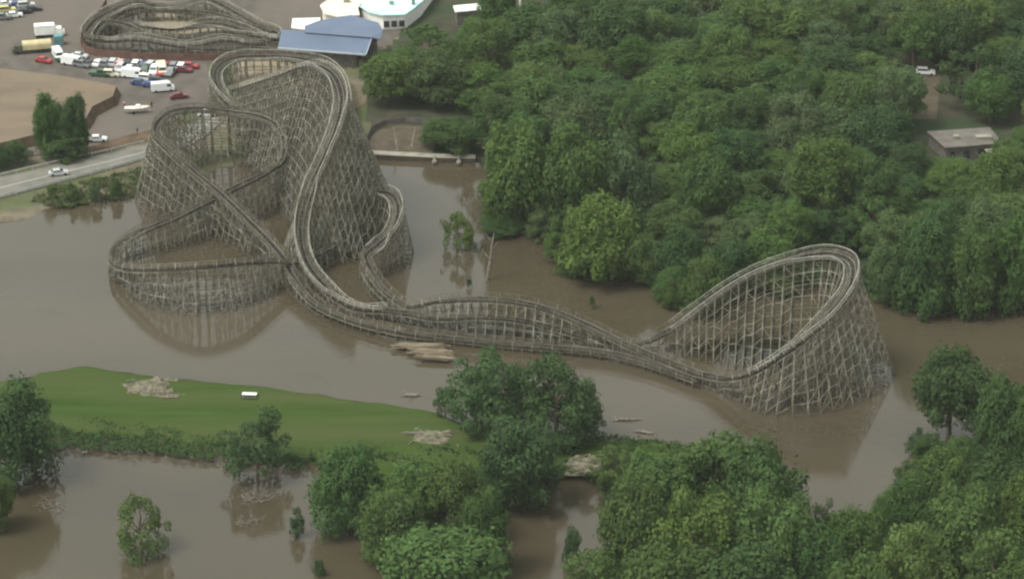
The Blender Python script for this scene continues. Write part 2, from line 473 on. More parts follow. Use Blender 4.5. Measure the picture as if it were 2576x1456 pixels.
# ------------------------------------------------------------------ wooden roller coasters
def spline(pts, step=1.0, closed=False):
    n = len(pts); out = []; us = []
    segs = n if closed else n - 1
    for i in range(segs):
        if closed: p0, p1, p2, p3 = pts[(i - 1) % n], pts[i], pts[(i + 1) % n], pts[(i + 2) % n]
        else: p0, p1, p2, p3 = pts[max(i - 1, 0)], pts[i], pts[i + 1], pts[min(i + 2, n - 1)]
        d = [max((b - a).length, 1e-3) ** 0.5 for a, b in ((p0, p1), (p1, p2), (p2, p3))]
        t0 = 0; t1 = d[0]; t2 = t1 + d[1]; t3 = t2 + d[2]
        for k in range(24):
            t = t1 + (t2 - t1) * k / 24
            A1 = p0 * ((t1 - t) / (t1 - t0)) + p1 * ((t - t0) / (t1 - t0))
            A2 = p1 * ((t2 - t) / (t2 - t1)) + p2 * ((t - t1) / (t2 - t1))
            A3 = p2 * ((t3 - t) / (t3 - t2)) + p3 * ((t - t2) / (t3 - t2))
            B1 = A1 * ((t2 - t) / (t2 - t0)) + A2 * ((t - t0) / (t2 - t0))
            B2 = A2 * ((t3 - t) / (t3 - t1)) + A3 * ((t - t1) / (t3 - t1))
            out.append(B1 * ((t2 - t) / (t2 - t1)) + B2 * ((t - t1) / (t2 - t1)))
            us.append(i + k / 24)
    out.append(pts[0].copy() if closed else pts[-1].copy()); us.append(segs)
    # smooth and resample
    for _ in range(3):
        out = [out[0]] + [(out[i - 1] + out[i] * 2 + out[i + 1]) / 4 for i in range(1, len(out) - 1)] + [out[-1]]
    acc = [0.0]
    for a, b in zip(out[:-1], out[1:]): acc.append(acc[-1] + (b - a).length)
    N = max(4, int(acc[-1] / step)); res = []; ru = []; j = 0
    for i in range(N + 1):
        s = acc[-1] * i / N
        while j < len(acc) - 2 and acc[j + 1] < s: j += 1
        f = (s - acc[j]) / max(acc[j + 1] - acc[j], 1e-6)
        res.append(out[j].lerp(out[j + 1], f)); ru.append(us[j] + (us[j + 1] - us[j]) * f)
    return res, ru

def coaster(root, tracks, thin=1.0):
    """tracks: list of dict(pts, closed, bank). Adds tracks, bents and bracing as parts of root."""
    org = Vector(root.location)
    bents = []
    for T in tracks:
        c, cu = spline(T['pts'], 1.0, T.get('closed', False))
        big = [1.0 if any(a <= u_ <= b for a, b in T.get('wide', [])) else 0.0 for u_ in cu]
        big = [sum(big[max(0, i - 4):i + 5]) / len(big[max(0, i - 4):i + 5]) for i in range(len(big))]
        n = len(c)
        tan = [(c[min(i + 1, n - 1)] - c[max(i - 1, 0)]).normalized() for i in range(n)]
        kap = []
        for i in range(n):
            a, b = tan[max(i - 2, 0)], tan[min(i + 2, n - 1)]
            k = (b - a) / 4.0; k.z = 0
            kap.append(k)
        kap = [sum(kap[max(0, i - 5):i + 6], Vector()) / len(kap[max(0, i - 5):i + 6]) for i in range(n)]
        frames = []
        for i in range(n):
            a = kap[i] * T.get('bank', 9.0)
            if a.length > 0.5: a = a.normalized() * 0.5
            u = (Vector((0, 0, 1)) + a)
            s = tan[i].cross(u).normalized()       # points right of travel
            u = s.cross(tan[i]).normalized()
            frames.append((c[i] - org, s, u))
        W_ = [0.78 + 0.28 * g_ for g_ in big]
        # ties and stringers
        tm = MB()
        for i in range(n):
            p, s, u = frames[i]; W2 = W_[i]
            tm.bar(p - s * W2, p + s * W2, 0.24, 0.18, up=u)
            if i < n - 1:
                q, s2, u2 = frames[i + 1]
                for k in (-0.75, 0.75): tm.bar(p + s * k - u * 0.25, q + s2 * k - u2 * 0.25, 0.14, 0.3, up=u)
        tr = tm.build('track', M['tie'], root)
        for k in (-1, 1):
            rm, wm, hm = MB(), MB(), MB()
            for i in range(n - 1):
                (p, s, u), (q, s2, u2) = frames[i], frames[i + 1]
                rm.bar(p + s * k * 0.55 + u * 0.17, q + s2 * k * 0.55 + u2 * 0.17, 0.36, 0.16, up=u)
                if T.get('walk', True):
                    A0, A1 = W_[i] - 0.02, W_[i] + 0.22 + 0.22 * big[i]
                    B0, B1 = W_[i + 1] - 0.02, W_[i + 1] + 0.22 + 0.22 * big[i + 1]
                    wm.bar(p + s * k * (A0 + A1) / 2 + u * 0.12, q + s2 * k * (B0 + B1) / 2 + u2 * 0.12, A1 - A0, 0.06, up=u)
                    e, e2 = A1 + .05, B1 + .05; hand_slot = 0 if big[i] > .5 else 1  # pale handrail timber on wide stretches, dark timber elsewhere
                    hm.bar(p + s * k * e + u * 1.1, q + s2 * k * e2 + u2 * 1.1, 0.08 + .05 * big[i], 0.12, hand_slot, up=u)
                    hm.bar(p + s * k * e + u * 0.6, q + s2 * k * e2 + u2 * 0.6, 0.06, 0.1, hand_slot, up=u)
                    if i % 2 == 0: hm.bar(p + s * k * e - u * 0.2, p + s * k * e + u * 1.1, 0.1, 0.1, 0 if (i % 4 == 0) else hand_slot)
            rm.build('rail', M['rail'], tr)
            if T.get('walk', True):
                wm.build('walkway', M['walk'], tr); hm.build('handrail', [M['hand'], M['brace']], tr)
        # bents
        sp = T.get('sp', 2)
        prev = None; bm_ = MB()
        for bi, i in enumerate(range(0, n, sp)):
            p, s, u = frames[i]; W2 = W_[i]
            s = s.copy(); s.z = 0; s.normalize()
            zt = p.z + org.z - 0.4; zb = -0.8
            base = Vector((p.x, p.y, 0))
            def at(off, z, base=base, s=s): return base + s * off + Vector((0, 0, z - org.z))
            m_ = MB(); t = 0.128 * thin
            H = zt - zb
            bat = T.get('batter', 0.20)
            wtop = W2 + 0.15
            def half(z, zt=zt, bat=bat, wtop=wtop): return wtop + (zt - z) * (bat if zt > 5 else 0.05)
            lv = T.get('lv', 2.5)
            nl = max(1, int(round((zt + 0.2) / lv)))
            lev = [zt - (zt - 0.4) * k_ / nl for k_ in range(nl + 1)] if zt > 1.2 else [zt]
            for k in (-1, 1):
                m_.bar(at(k * 0.85, zb), at(k * 0.85, zt), t)
                m_.bar(at(k * half(zb), zb), at(k * wtop, zt), t)
                e = 0.85 + 1.9
                while e < half(0) - 0.7 and zt > 5:
                    ztop = zt - (e - wtop) / bat
                    if ztop > 1.0: m_.bar(at(k * e, zb), at(k * e, ztop), t * 0.9)
                    e += 2.2
            for li, z in enumerate(lev):
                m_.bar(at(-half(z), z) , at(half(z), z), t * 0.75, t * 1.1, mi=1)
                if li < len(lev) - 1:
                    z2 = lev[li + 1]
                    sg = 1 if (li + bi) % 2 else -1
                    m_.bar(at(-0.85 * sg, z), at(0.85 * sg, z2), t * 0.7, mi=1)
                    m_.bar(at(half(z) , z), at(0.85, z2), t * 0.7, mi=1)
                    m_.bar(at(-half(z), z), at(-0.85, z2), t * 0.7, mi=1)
            bents.append((m_, H * scale_at(org + base)))
            cur = (lev, half, at, zt)
            if prev is not None:
                l0, h0, a0, z0 = prev
                for li in range(min(len(l0), len(lev))):
                    for k in (-1, 1):
                        bm_.bar(a0(k * h0(l0[li]), l0[li]), at(k * half(lev[li]), lev[li]), t * 0.6, t * 0.8, 0)
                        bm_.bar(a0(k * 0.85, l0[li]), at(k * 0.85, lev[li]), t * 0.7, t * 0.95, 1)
                        if li + 1 < min(len(l0), len(lev)) and (bi + li) % 3 == 0:
                            bm_.bar(a0(k * h0(l0[li]), l0[li]), at(k * half(lev[li + 1]), lev[li + 1]), t * 0.5, None, 0)
            prev = cur
        if bm_.v: bm_.build('bracing', [M['post'], M['brace']], root)
    bents.sort(key=lambda b: -b[1])
    for m_, _ in bents[:99]: m_.build('support_bent', [M['post'], M['brace']], root)
    if len(bents) > 99:
        r = MB()
        for m_, _ in bents[99:]:
            k = len(r.v); r.v += m_.v; r.f += [tuple(i + k for i in f) for f in m_.f]; r.m += m_.m
        o = r.build('support_bents', [M['post'], M['brace']], root); o['kind'] = 'stuff'

def PP(l): return [P(*q) for q in l]

main_run = [(590, 228, 300), (640, 212, 345), (715, 188, 410), (780, 166, 462), (826, 180, 505), (852, 215, 545), (860, 262, 577), (846, 325, 605), (816, 398, 628), (782, 470, 645), (758, 545, 662),
            (756, 610, 688), (775, 668, 716), (812, 716, 748), (858, 756, 784), (905, 776, 800), (965, 779, 808), (1030, 788, 818), (1100, 800, 830), (1200, 796, 840), (1300, 803, 849), (1400, 826, 860),
            (1500, 852, 874), (1600, 866, 884), (1690, 826, 882), (1740, 790, 883), (1820, 732, 886), (1900, 686, 891), (2000, 652, 898), (2090, 640, 908), (2142, 662, 926), (2143, 712, 948),
            (2100, 776, 980), (2040, 836, 1006), (1990, 878, 1018), (1930, 922, 1016), (1860, 950, 1003), (1780, 944, 970), (1680, 908, 934), (1560, 858, 894), (1470, 815, 868), (1380, 778, 852), (1300, 759, 842),
            (1200, 752, 830), (1100, 758, 818), (1035, 772, 806), (985, 744, 780), (945, 702, 750), (925, 668, 720)]
curve_run = [(925, 668, 720), (918, 645, 705), (945, 622, 690), (985, 585, 668), (1003, 535, 640), (990, 495, 612), (950, 486, 585), (915, 500, 565), (890, 470, 540)]
left_run = [(890, 470, 540), (902, 520, 590), (885, 572, 626), (845, 612, 652), (795, 640, 682), (735, 660, 706), (690, 656, 722), (600, 664, 760), (500, 672, 778), (400, 678, 764), (320, 676, 726), (284, 656, 690), (296, 622, 660), (348, 586, 640), (430, 552, 618), (520, 508, 590), (600, 468, 558), (665, 436, 530), (708, 408, 508), (716, 368, 484), (708, 336, 462), (690, 312, 440), (640, 292, 408), (580, 284, 400), (500, 276, 408), (440, 282, 430), (400, 306, 470), (390, 340, 508), (420, 372, 530), (480, 428, 558), (555, 490, 592),
            (620, 552, 625), (680, 612, 662), (712, 650, 694), (742, 706, 742), (795, 764, 784), (880, 803, 820), (1000, 834, 852), (1100, 847, 860), (1200, 858, 870), (1350, 871, 884), (1450, 878, 892), (1540, 890, 906), (1640, 916, 932), (1760, 958, 976)]
back_run = [(600, 285, 310), (565, 250, 300), (542, 210, 272), (548, 172, 235), (590, 148, 208), (660, 144, 200), (740, 148, 204), (810, 160, 212), (850, 190, 238), (870, 260, 300), (890, 340, 385), (912, 430, 470), (932, 500, 545)]
near = empty('wooden_roller_coaster', G(1000, 820, 0))
tag(near, 'large grey wooden roller coaster standing in brown flood water on timber trestles', 'roller coaster')
coaster(near, [dict(pts=PP(main_run), wide=[(0, 16), (24, 35.5)], batter=0.38, lv=2.2), dict(pts=PP(curve_run), wide=[(1.5, 6)], bank=14), dict(pts=PP(left_run), batter=0.27), dict(pts=PP(back_run), batter=0.18, wide=[(0, 9)])])

farc = empty('wooden_roller_coaster', G(450, 100, LZ))
tag(farc, 'smaller weathered wooden roller coaster behind the parking lot and reddish fence', 'roller coaster')
f1 = [(215, 92, 126), (232, 60, 104), (268, 36, 80), (340, 8, 62), (400, 22, 58), (450, 20, 56), (520, 2, 56), (590, 34, 66), (640, 62, 82), (700, 92, 114), (640, 114, 134), (560, 100, 138), (470, 116, 140), (350, 98, 138), (262, 104, 134)]
f2 = [(330, 62, 92), (380, 70, 98), (440, 75, 100), (490, 66, 98), (545, 62, 94), (600, 74, 100), (650, 92, 118), (705, 100, 128)]
f3 = [(275, 70, 100), (300, 40, 74), (380, 24, 60), (460, 30, 60), (540, 38, 66), (610, 58, 86), (680, 82, 110)]
coaster(farc, [dict(pts=PP(f1), closed=True, wide=[(0, 14)]), dict(pts=PP(f2), wide=[(0, 8)]), dict(pts=PP(f3)), dict(pts=PP([(470, 120, 146), (560, 124, 148), (640, 122, 148), (720, 132, 152), (800, 146, 162), (890, 156, 170)])), dict(pts=PP([(235, 88, 118), (262, 58, 100), (310, 62, 96), (380, 90, 118), (470, 98, 124), (560, 92, 120), (640, 102, 126), (720, 118, 138)]))], 1.1)

# ------------------------------------------------------------------ trees
def crown_mesh(name, seed, nl, leaves, size, spread=0.72, flat=1.0, upright=0.0, lobe=(0.24, 0.40), dome=True):
    r = np.random.default_rng(seed)
    V, F = [], []
    cs = []
    tries = 0
    while len(cs) < nl and tries < 4000:
        tries += 1
        d = r.normal(size=3); d /= np.linalg.norm(d)
        if d[2] < -0.85: continue
        rad = spread * (r.random() ** 0.22)
        c = d * rad
        if c[2] < 0 and dome: c[:2] *= min(1.0 / math.sqrt(max(1 - d[2] ** 2, 0.1)), 2.0) * 0.96
        if upright: c[0] *= 1 - upright * (c[2] + 1) / 2; c[1] *= 1 - upright * (c[2] + 1) / 2
        lr = r.uniform(*lobe)
        if len(cs) > nl * 0.72: lr *= 0.55; c = c * 1.22
        if any(np.linalg.norm(c - e[0]) < 0.45 * (lr + e[1]) for e in cs): continue
        cs.append((c, lr))
    P_, N_, S_ = [], [], []
    for c, lr in cs:
        n = int(leaves * (lr / 0.32) ** 2)
        d = r.normal(size=(n, 3)); d[:, 2] += 0.3
        d /= np.linalg.norm(d, axis=1)[:, None]
        ph = r.uniform(0, 6, 3)
        bumpy = 1 + 0.16 * np.sin(d[:, 0] * 5 + ph[0]) * np.sin(d[:, 1] * 5 + ph[1]) + 0.1 * np.sin(d[:, 2] * 7 + ph[2])
        rr = lr * bumpy * np.clip(r.normal(0.93, 0.13, n) + np.where(r.random(n) < 0.05, r.uniform(0, .5, n), 0), 0.35, 1.6)
        p = c + d * rr[:, None] * np.array([1, 1, flat])
        nn = d + r.normal(size=(n, 3)) * 0.38; nn[:, 2] += 0.35
        P_.append(p); N_.append(nn / np.linalg.norm(nn, axis=1)[:, None]); S_.append(size * r.uniform(0.6, 1.35, n))
    p, nn, s = np.concatenate(P_), np.concatenate(N_), np.concatenate(S_)
    ref = r.normal(size=nn.shape)
    t = np.cross(nn, ref); t /= np.linalg.norm(t, axis=1)[:, None]
    b = np.cross(nn, t)
    asp = r.uniform(0.45, 0.8, len(s))
    k = nn * (s * 0.22)[:, None]
    q = np.stack([p - t * s[:, None] - k, p - b * (s * asp)[:, None], p + t * s[:, None] - k, p + b * (s * asp)[:, None]], 1)
    v = q.reshape(-1, 3)
    m = len(s)
    me = bpy.data.meshes.new(name)
    me.vertices.add(len(v)); me.vertices.foreach_set('co', v.ravel())
    me.loops.add(4 * m); me.loops.foreach_set('vertex_index', np.arange(4 * m, dtype=np.int32))
    me.polygons.add(m); me.polygons.foreach_set('loop_start', np.arange(0, 4 * m, 4, dtype=np.int32))
    me.materials.append(M['leaf'])
    me.update(calc_edges=True)
    return me

CROWNS = {
    'round': [crown_mesh('round_crown', 100 + i, 34, 520, 0.040) for i in range(5)],
    'wide': [crown_mesh('wide_crown', 200 + i, 40, 430, 0.036, spread=0.78, lobe=(0.2, 0.33), flat=0.8) for i in range(4)],
    'loose': [crown_mesh('loose_crown', 300 + i, 26, 360, 0.042, spread=0.85, lobe=(0.16, 0.32)) for i in range(4)],
    'young': [crown_mesh('young_crown', 400 + i, 22, 260, 0.052, spread=0.78, upright=0.55, lobe=(0.2, 0.34)) for i in range(3)],
}
def trunk_mesh(seed):
    r = random.Random(seed); mb = MB()
    pts = [Vector((0, 0, -0.08)), Vector((0.005, 0, 0.12)), Vector((r.uniform(-.02, .02), r.uniform(-.02, .02), 0.35)), Vector((r.uniform(-.04, .04), r.uniform(-.04, .04), 0.62)), Vector((r.uniform(-.05, .05), r.uniform(-.05, .05), 0.85))]
    mb.tube(pts, [0.034, 0.027, 0.022, 0.014, 0.004])
    for k in range(6):
        a = k * 1.05 + r.uniform(-.3, .3); z = r.uniform(0.22, 0.55)
        b0 = Vector((0, 0, z)); L = r.uniform(0.2, 0.3)
        d = Vector((math.cos(a), math.sin(a), r.uniform(0.5, 1.1))).normalized()
        mb.tube([b0, b0 + d * L * 0.5 + Vector((0, 0, .02)), b0 + d * L + Vector((0, 0, .06))], [0.012, 0.009, 0.003], n=5)
    return mb.mesh('trunk', M['bark'])
TRUNKS = [trunk_mesh(i) for i in range(4)]

TONES = {'mid green': (0.082, 0.134, 0.044), 'yellow green': (0.094, 0.146, 0.044), 'dark green': (0.058, 0.102, 0.040), 'grey green': (0.092, 0.134, 0.060), 'olive green': (0.088, 0.132, 0.046), 'deep green': (0.068, 0.120, 0.040)}
cp, sp_ = math.cos(PITCH), math.sin(PITCH)
NTREE = [0]
def tree(loc, h, w, shape, tone, label, group=None, clear=0.12, name=None, cat='tree'):
    NTREE[0] += 1
    r = random.Random(NTREE[0] * 17 + 5)
    root = empty(name or {'young': 'young_tree', 'loose': 'loose_tree', 'wide': 'broad_tree', 'round': 'leafy_tree'}[shape], loc, r.uniform(0, 6.28))
    tag(root, label, cat, group)
    t = link('trunk', TRUNKS[NTREE[0] % len(TRUNKS)], root); t.scale = (h * 0.9, h * 0.9, h * 0.95)
    c = link('crown', r.choice(CROWNS[shape]), root)
    zc = h * (clear + (1 - clear) / 2)
    c.location = (0, 0, zc); c.scale = (w / 2 * 0.95, w / 2 * 0.95 * r.uniform(0.88, 1.1), h * (1 - clear) / 2)
    k = r.uniform(0.88, 1.13); col = TONES[tone]
    c.color = (col[0] * k * r.uniform(.93, 1.08), col[1] * k, col[2] * k * r.uniform(.9, 1.1), 1)
    return root

def tree_px(cx, base, topy, wpx, shape, tone, label, z0=0.0, clear=0.1, group=None, **kw):
    loc = G(cx, base, z0); s = scale_at(loc); w = wpx / s
    tgt = (base - topy) / s
    h = tgt / cp
    for _ in range(30):
        c = h * (1 - clear) / 2; zc = h * (clear + (1 - clear) / 2)
        e = zc * cp + math.sqrt((c * cp) ** 2 + (w / 2 * sp_) ** 2) * 0.93
        h *= tgt / e
        h = max(h, 1.0)
    return tree(loc, h, w, shape, tone, label, group, clear, **kw)

FG = [
    (30, 1195, 955, 250, 'round', 'dark green', 'dark tree at the left end of the grass bank, cut by the picture edge', 0.8),
    (-5, 1330, 1180, 110, 'round', 'yellow green', 'bright green treetop at the left edge below the dark bank tree', 0.0),
    (648, 1192, 1034, 195, 'loose', 'dark green', 'loose dark tree at the lower shore of the grass bank, mirrored in the water', 0.3),
    (356, 1388, 1236, 150, 'loose', 'yellow green', 'lone bushy sapling standing in the open water below the grass bank', 0.0),
    (748, 1346, 1272, 56, 'young', 'dark green', 'little pointed tree in the water right of the lone sapling', 0.0),
    (803, 1446, 1396, 42, 'young', 'dark green', 'tiny shrub in the water near the bottom edge beside the tree cluster', 0.0),
    (1236, 1082, 866, 262, 'wide', 'dark green', 'broad dark tree at the shore in front of the coaster, left of the pair', 0.5),
    (1400, 1112, 896, 240, 'wide', 'dark green', 'broad dark tree at the shore in front of the coaster, right of the pair', 0.5),
    (1470, 1115, 985, 100, 'loose', 'dark green', 'ragged low tree at the right foot of the broad shore pair', 0.3),
    (1120, 1045, 970, 70, 'loose', 'dark green', 'small dark bush at the left foot of the broad shore pair', 0.5),
    (1300, 1268, 1036, 245, 'round', 'dark green', 'large soft dark green tree below the broad shore pair', 0.0),
    (880, 1325, 1115, 225, 'round', 'deep green', 'upper left tree of the cluster standing in water at bottom centre', 0.0),
    (1020, 1345, 1150, 210, 'round', 'mid green', 'tree at the back of the bottom centre cluster beside the grass', 0.4),
    (1150, 1360, 1160, 210, 'round', 'olive green', 'olive tree at the back right of the bottom centre cluster', 0.4),
    (985, 1420, 1215, 190, 'round', 'mid green', 'middle tree of the bottom centre cluster with puffy crown', 0.0),
    (1215, 1440, 1220, 150, 'round', 'deep green', 'right hand tree of the bottom centre cluster above the brown reflection', 0.0),
    (1110, 1530, 1300, 340, 'round', 'mid green', 'biggest brightest tree of the bottom centre cluster, nearest the camera', 0.0),
    (1440, 1412, 1318, 74, 'young', 'dark green', 'dark shrub standing in the narrow inlet at the bottom', 0.0),
    (1540, 1210, 1120, 130, 'loose', 'olive green', 'low loose bush on the bank above the narrow inlet', 0.8),
    (1660, 1370, 1130, 260, 'round', 'mid green', 'left back tree of the foreground thicket right of the inlet', 0.8),
    (1800, 1340, 1085, 260, 'round', 'deep green', 'tallest back tree of the foreground thicket facing the coaster', 0.8),
    (1920, 1385, 1105, 250, 'round', 'deep green', 'right back tree of the foreground thicket beside the coaster reflection', 0.8),
    (1590, 1475, 1195, 200, 'round', 'olive green', 'olive tree overhanging the inlet at the left of the foreground thicket', 0.8),
    (1740, 1500, 1215, 290, 'wide', 'yellow green', 'wide yellow green tree in the middle of the foreground thicket', 0.8),
    (1940, 1510, 1225, 270, 'round', 'mid green', 'mid green tree at the right of the foreground thicket', 0.8),
    (1500, 1560, 1385, 260, 'wide', 'mid green', 'low bushy tree at the bottom edge left of the foreground thicket', 0.5),
    (1690, 1590, 1335, 260, 'round', 'mid green', 'tree cut by the bottom edge under the foreground thicket', 0.8),
    (1880, 1620, 1375, 280, 'round', 'dark green', 'dark tree cut by the bottom edge, right of the thicket middle', 0.8),
    (2080, 1345, 1250, 90, 'loose', 'grey green', 'small grey green bush at the tip of the coaster reflection', 0.6),
    (2385, 1112, 866, 205, 'round', 'dark green', 'tall dark tree in front of brown water, right of the coaster turn', 0.3),
    (2525, 1175, 935, 190, 'round', 'dark green', 'dark tree at the right edge beside the tall dark waterside tree', 0.8),
    (2590, 1190, 955, 170, 'round', 'deep green', 'deep green tree cut by the right edge behind its dark neighbour', 0.8),
    (2302, 1140, 1075, 60, 'loose', 'dark green', 'tiny dark bush on the shore below the tall dark waterside tree', 0.6),
    (2370, 1320, 1120, 210, 'round', 'mid green', 'mid green tree on the right shore facing the coaster reflection', 0.8),
    (2500, 1350, 1130, 230, 'round', 'dark green', 'dark tree behind the bright one at the right edge', 0.8),
    (2280, 1420, 1195, 150, 'round', 'deep green', 'deep green tree leaning over the water at the lower right', 0.8),
    (2420, 1455, 1210, 240, 'round', 'mid green', 'puffy mid green tree in the middle of the lower right grove', 0.8),
    (2575, 1440, 1190, 190, 'round', 'yellow green', 'yellow green tree at the right edge of the lower right grove', 0.8),
    (2140, 1500, 1270, 220, 'round', 'mid green', 'tree at the left of the lower right grove below the reflection tip', 0.8),
    (2050, 1540, 1310, 200, 'round', 'deep green', 'deep green tree between the thicket and the lower right grove', 0.8),
    (2290, 1565, 1300, 270, 'wide', 'yellow green', 'wide yellow green tree near the bottom edge of the lower right grove', 0.8),
    (2480, 1590, 1325, 280, 'wide', 'mid green', 'wide tree cut by the bottom edge at the lower right corner', 0.8),
    (2150, 1640, 1385, 260, 'round', 'mid green', 'mid green tree cut by the bottom edge, left of the corner pair', 0.8),
    (2600, 1640, 1375, 230, 'round', 'deep green', 'deep green tree in the very corner at bottom right', 0.8),
    (2335, 1150, 1085, 90, 'wide', 'deep green', 'low bush on the bank left of the tall dark waterside tree', 0.8),
    (2420, 1165, 1090, 110, 'wide', 'mid green', 'low bush on the bank under the tall dark waterside tree', 0.8),
    (2470, 1190, 1100, 120, 'wide', 'dark green', 'low dark bush on the bank right of the tall waterside tree', 0.8),
    (2285, 1225, 1150, 90, 'loose', 'olive green', 'olive bush overhanging the water at the right shore corner', 0.6),
    (2240, 1310, 1230, 110, 'round', 'mid green', 'bush at the shore left of the deep green leaning tree', 0.6),
    # left, by the road and lot
    (125, 388, 236, 95, 'round', 'deep green', 'left tree of the dark green pair beside the dirt mound', 0.8),
    (190, 392, 240, 90, 'round', 'dark green', 'right tree of the dark green pair beside the dirt mound', 0.8),
    (40, 412, 352, 95, 'wide', 'dark green', 'low dark hedge bush between the dirt mound and the road', 0.8),
    (-30, 425, 350, 110, 'wide', 'dark green', 'low dark hedge bush at the left edge above the road', 0.8),
    (170, 396, 318, 140, 'wide', 'dark green', 'dark undergrowth bush at the foot of the tree pair', 0.8),
    (130, 498, 462, 44, 'young', 'olive green', 'leftmost weedy shrub on the slope below the road', 0.8),
    (180, 503, 458, 46, 'young', 'olive green', 'second weedy shrub on the slope below the road', 0.8),
    (240, 500, 452, 50, 'young', 'grey green', 'grey green shrub on the slope below the road near the coaster', 0.8),
    (292, 492, 440, 46, 'young', 'olive green', 'tall weedy shrub between the road slope and the coaster trestle', 0.8),
    # middle water edge
    (1150, 624, 530, 98, 'loose', 'yellow green', 'pale sapling half drowned in the water right of the coaster curve', 0.0),
    (1300, 560, 306, 230, 'round', 'mid green', 'left tree of the three tall ones behind the drowned sapling', 0.7),
    (1440, 575, 312, 230, 'round', 'mid green', 'middle tree of the three tall ones behind the drowned sapling', 0.7),
    (1570, 570, 340, 190, 'round', 'grey green', 'right tree of the three tall ones behind the drowned sapling', 0.7),
    (1510, 700, 490, 225, 'round', 'yellow green', 'bright bushy tree at the water edge below the three tall ones', 0.2),
    (1600, 704, 575, 130, 'round', 'mid green', 'low tree touching the bright bushy waterside tree on its right', 0.4),
    (1700, 712, 560, 150, 'round', 'dark green', 'dark low tree along the shore left of the coaster turn', 0.6),
    (1770, 782, 640, 130, 'round', 'mid green', 'shore tree beside the rising track of the coaster turn', 0.6),
    (1690, 762, 670, 90, 'round', 'deep green', 'small shore tree in front of the dark low tree', 0.4),
    (1260, 585, 540, 110, 'wide', 'dark green', 'low dark shrub along the shore under the three tall trees', 0.3),
    (2062, 610, 342, 190, 'round', 'mid green', 'tall tree with bare trunk showing above the top of the coaster turn', 0.7),
    (2190, 620, 390, 150, 'round', 'deep green', 'deep green tree right of the tall bare trunked one', 0.7),
    (1840, 735, 600, 140, 'round', 'dark green', 'dark tree hidden behind the rising coaster track', 0.7),
    (1940, 722, 570, 150, 'round', 'mid green', 'tree just behind the top of the coaster turn', 0.7),
    (2235, 752, 600, 130, 'round', 'grey green', 'grey green shore tree right of the coaster turn top', 0.7),
    (2330, 772, 520, 190, 'round', 'dark green', 'tall dark tree at the shore behind the brown water on the right', 0.7),
    (2440, 776, 560, 170, 'round', 'mid green', 'second tall shore tree behind the brown water on the right', 0.7),
    (2550, 770, 530, 180, 'round', 'deep green', 'third tall shore tree, cut by the right edge', 0.7),
    (2390, 500, 400, 130, 'round', 'yellow green', 'yellow green low tree in front of the brown roofed building', 0.8),
    (2500, 520, 385, 140, 'round', 'yellow green', 'yellow green low tree below the right end of the brown building', 0.8),
]
for t in FG:
    cx, base, topy, w, shape, tone, label, z0 = t
    cl = 0.34 if 'bare trunk' in label else (0.1 if 'tall dark tree in front' in label or 'facing pair' in label else -0.12)
    kw = {}
    if 'bush' in label or 'shrub' in label: kw = dict(name='shrub', cat='shrub')
    tree_px(cx, base, topy, w, shape, tone, label, z0=z0, clear=cl, **kw)

SHORE = [(1235, 562), (1330, 578), (1400, 618), (1410, 680), (1475, 702), (1600, 697), (1655, 712), (1695, 772), (1765, 792), (1840, 748), (1955, 732), (2120, 736), (2210, 752), (2300, 774), (2420, 778), (2570, 762)]
sr = random.Random(9); kk = 0
ordn0 = ['first', 'second', 'third', 'fourth', 'fifth', 'sixth', 'seventh', 'eighth', 'ninth', 'tenth', 'eleventh', 'twelfth', 'thirteenth', 'fourteenth', 'fifteenth', 'sixteenth', 'seventeenth', 'eighteenth', 'nineteenth', 'twentieth', 'twenty-first', 'twenty-second', 'twenty-third', 'twenty-fourth', 'twenty-fifth', 'twenty-sixth', 'twenty-seventh', 'twenty-eighth', 'twenty-ninth', 'thirtieth']
for a, b in zip(SHORE[:-1], SHORE[1:]):
    for f in (0.15, 0.62):
        x, y = a[0] + (b[0] - a[0]) * f + sr.uniform(-8, 8), a[1] + (b[1] - a[1]) * f + sr.uniform(-6, 4)
        if kk >= 30 or 1860 < x < 2180: continue
        tn = sr.choice(['mid green', 'yellow green', 'olive green', 'dark green', 'grey green'])
        tree_px(x, y, y - sr.uniform(38, 85), sr.uniform(55, 110), sr.choice(['wide', 'loose', 'round']), tn, 'low %s bush at the waterline of the wood, %s from the left' % (tn, ordn0[kk]), z0=0.1, clear=-.15, group='bushes along the waterline', name='shrub', cat='shrub'); kk += 1

# the wood at upper right: rows of single trees
rows = [(58, 1150, 2700), (96, 1145, 2700), (136, 1140, 2700), (178, 1075, 2700), (222, 985, 2700), (268, 970, 2680), (316, 985, 2680), (366, 1120, 2680), (418, 1215, 2680), (472, 1235, 2650), (528, 1640, 2650), (586, 1640, 2650), (645, 1660, 2650), (700, 2230, 2650)]
ordn = ['first', 'second', 'third', 'fourth', 'fifth', 'sixth', 'seventh', 'eighth', 'ninth', 'tenth', 'eleventh', 'twelfth', 'thirteenth', 'fourteenth', 'fifteenth', 'sixteenth', 'seventeenth', 'eighteenth', 'nineteenth', 'twentieth', 'twenty-first', 'twenty-second']
def blocked(x, y):
    if 2270 < x < 2370 and 200 < y < 330: return True
    if 2310 < x < 2555 and 335 < y < 470: return True
    if 1000 < x < 1130 and 300 < y < 420: return True
    if 1180 < x < 1660 and 440 < y < 600: return True
    if 1280 < x < 1350 and y < 150: return True
    if 1120 < x < 1250 and y < 150: return True
    return False
wr = random.Random(5)
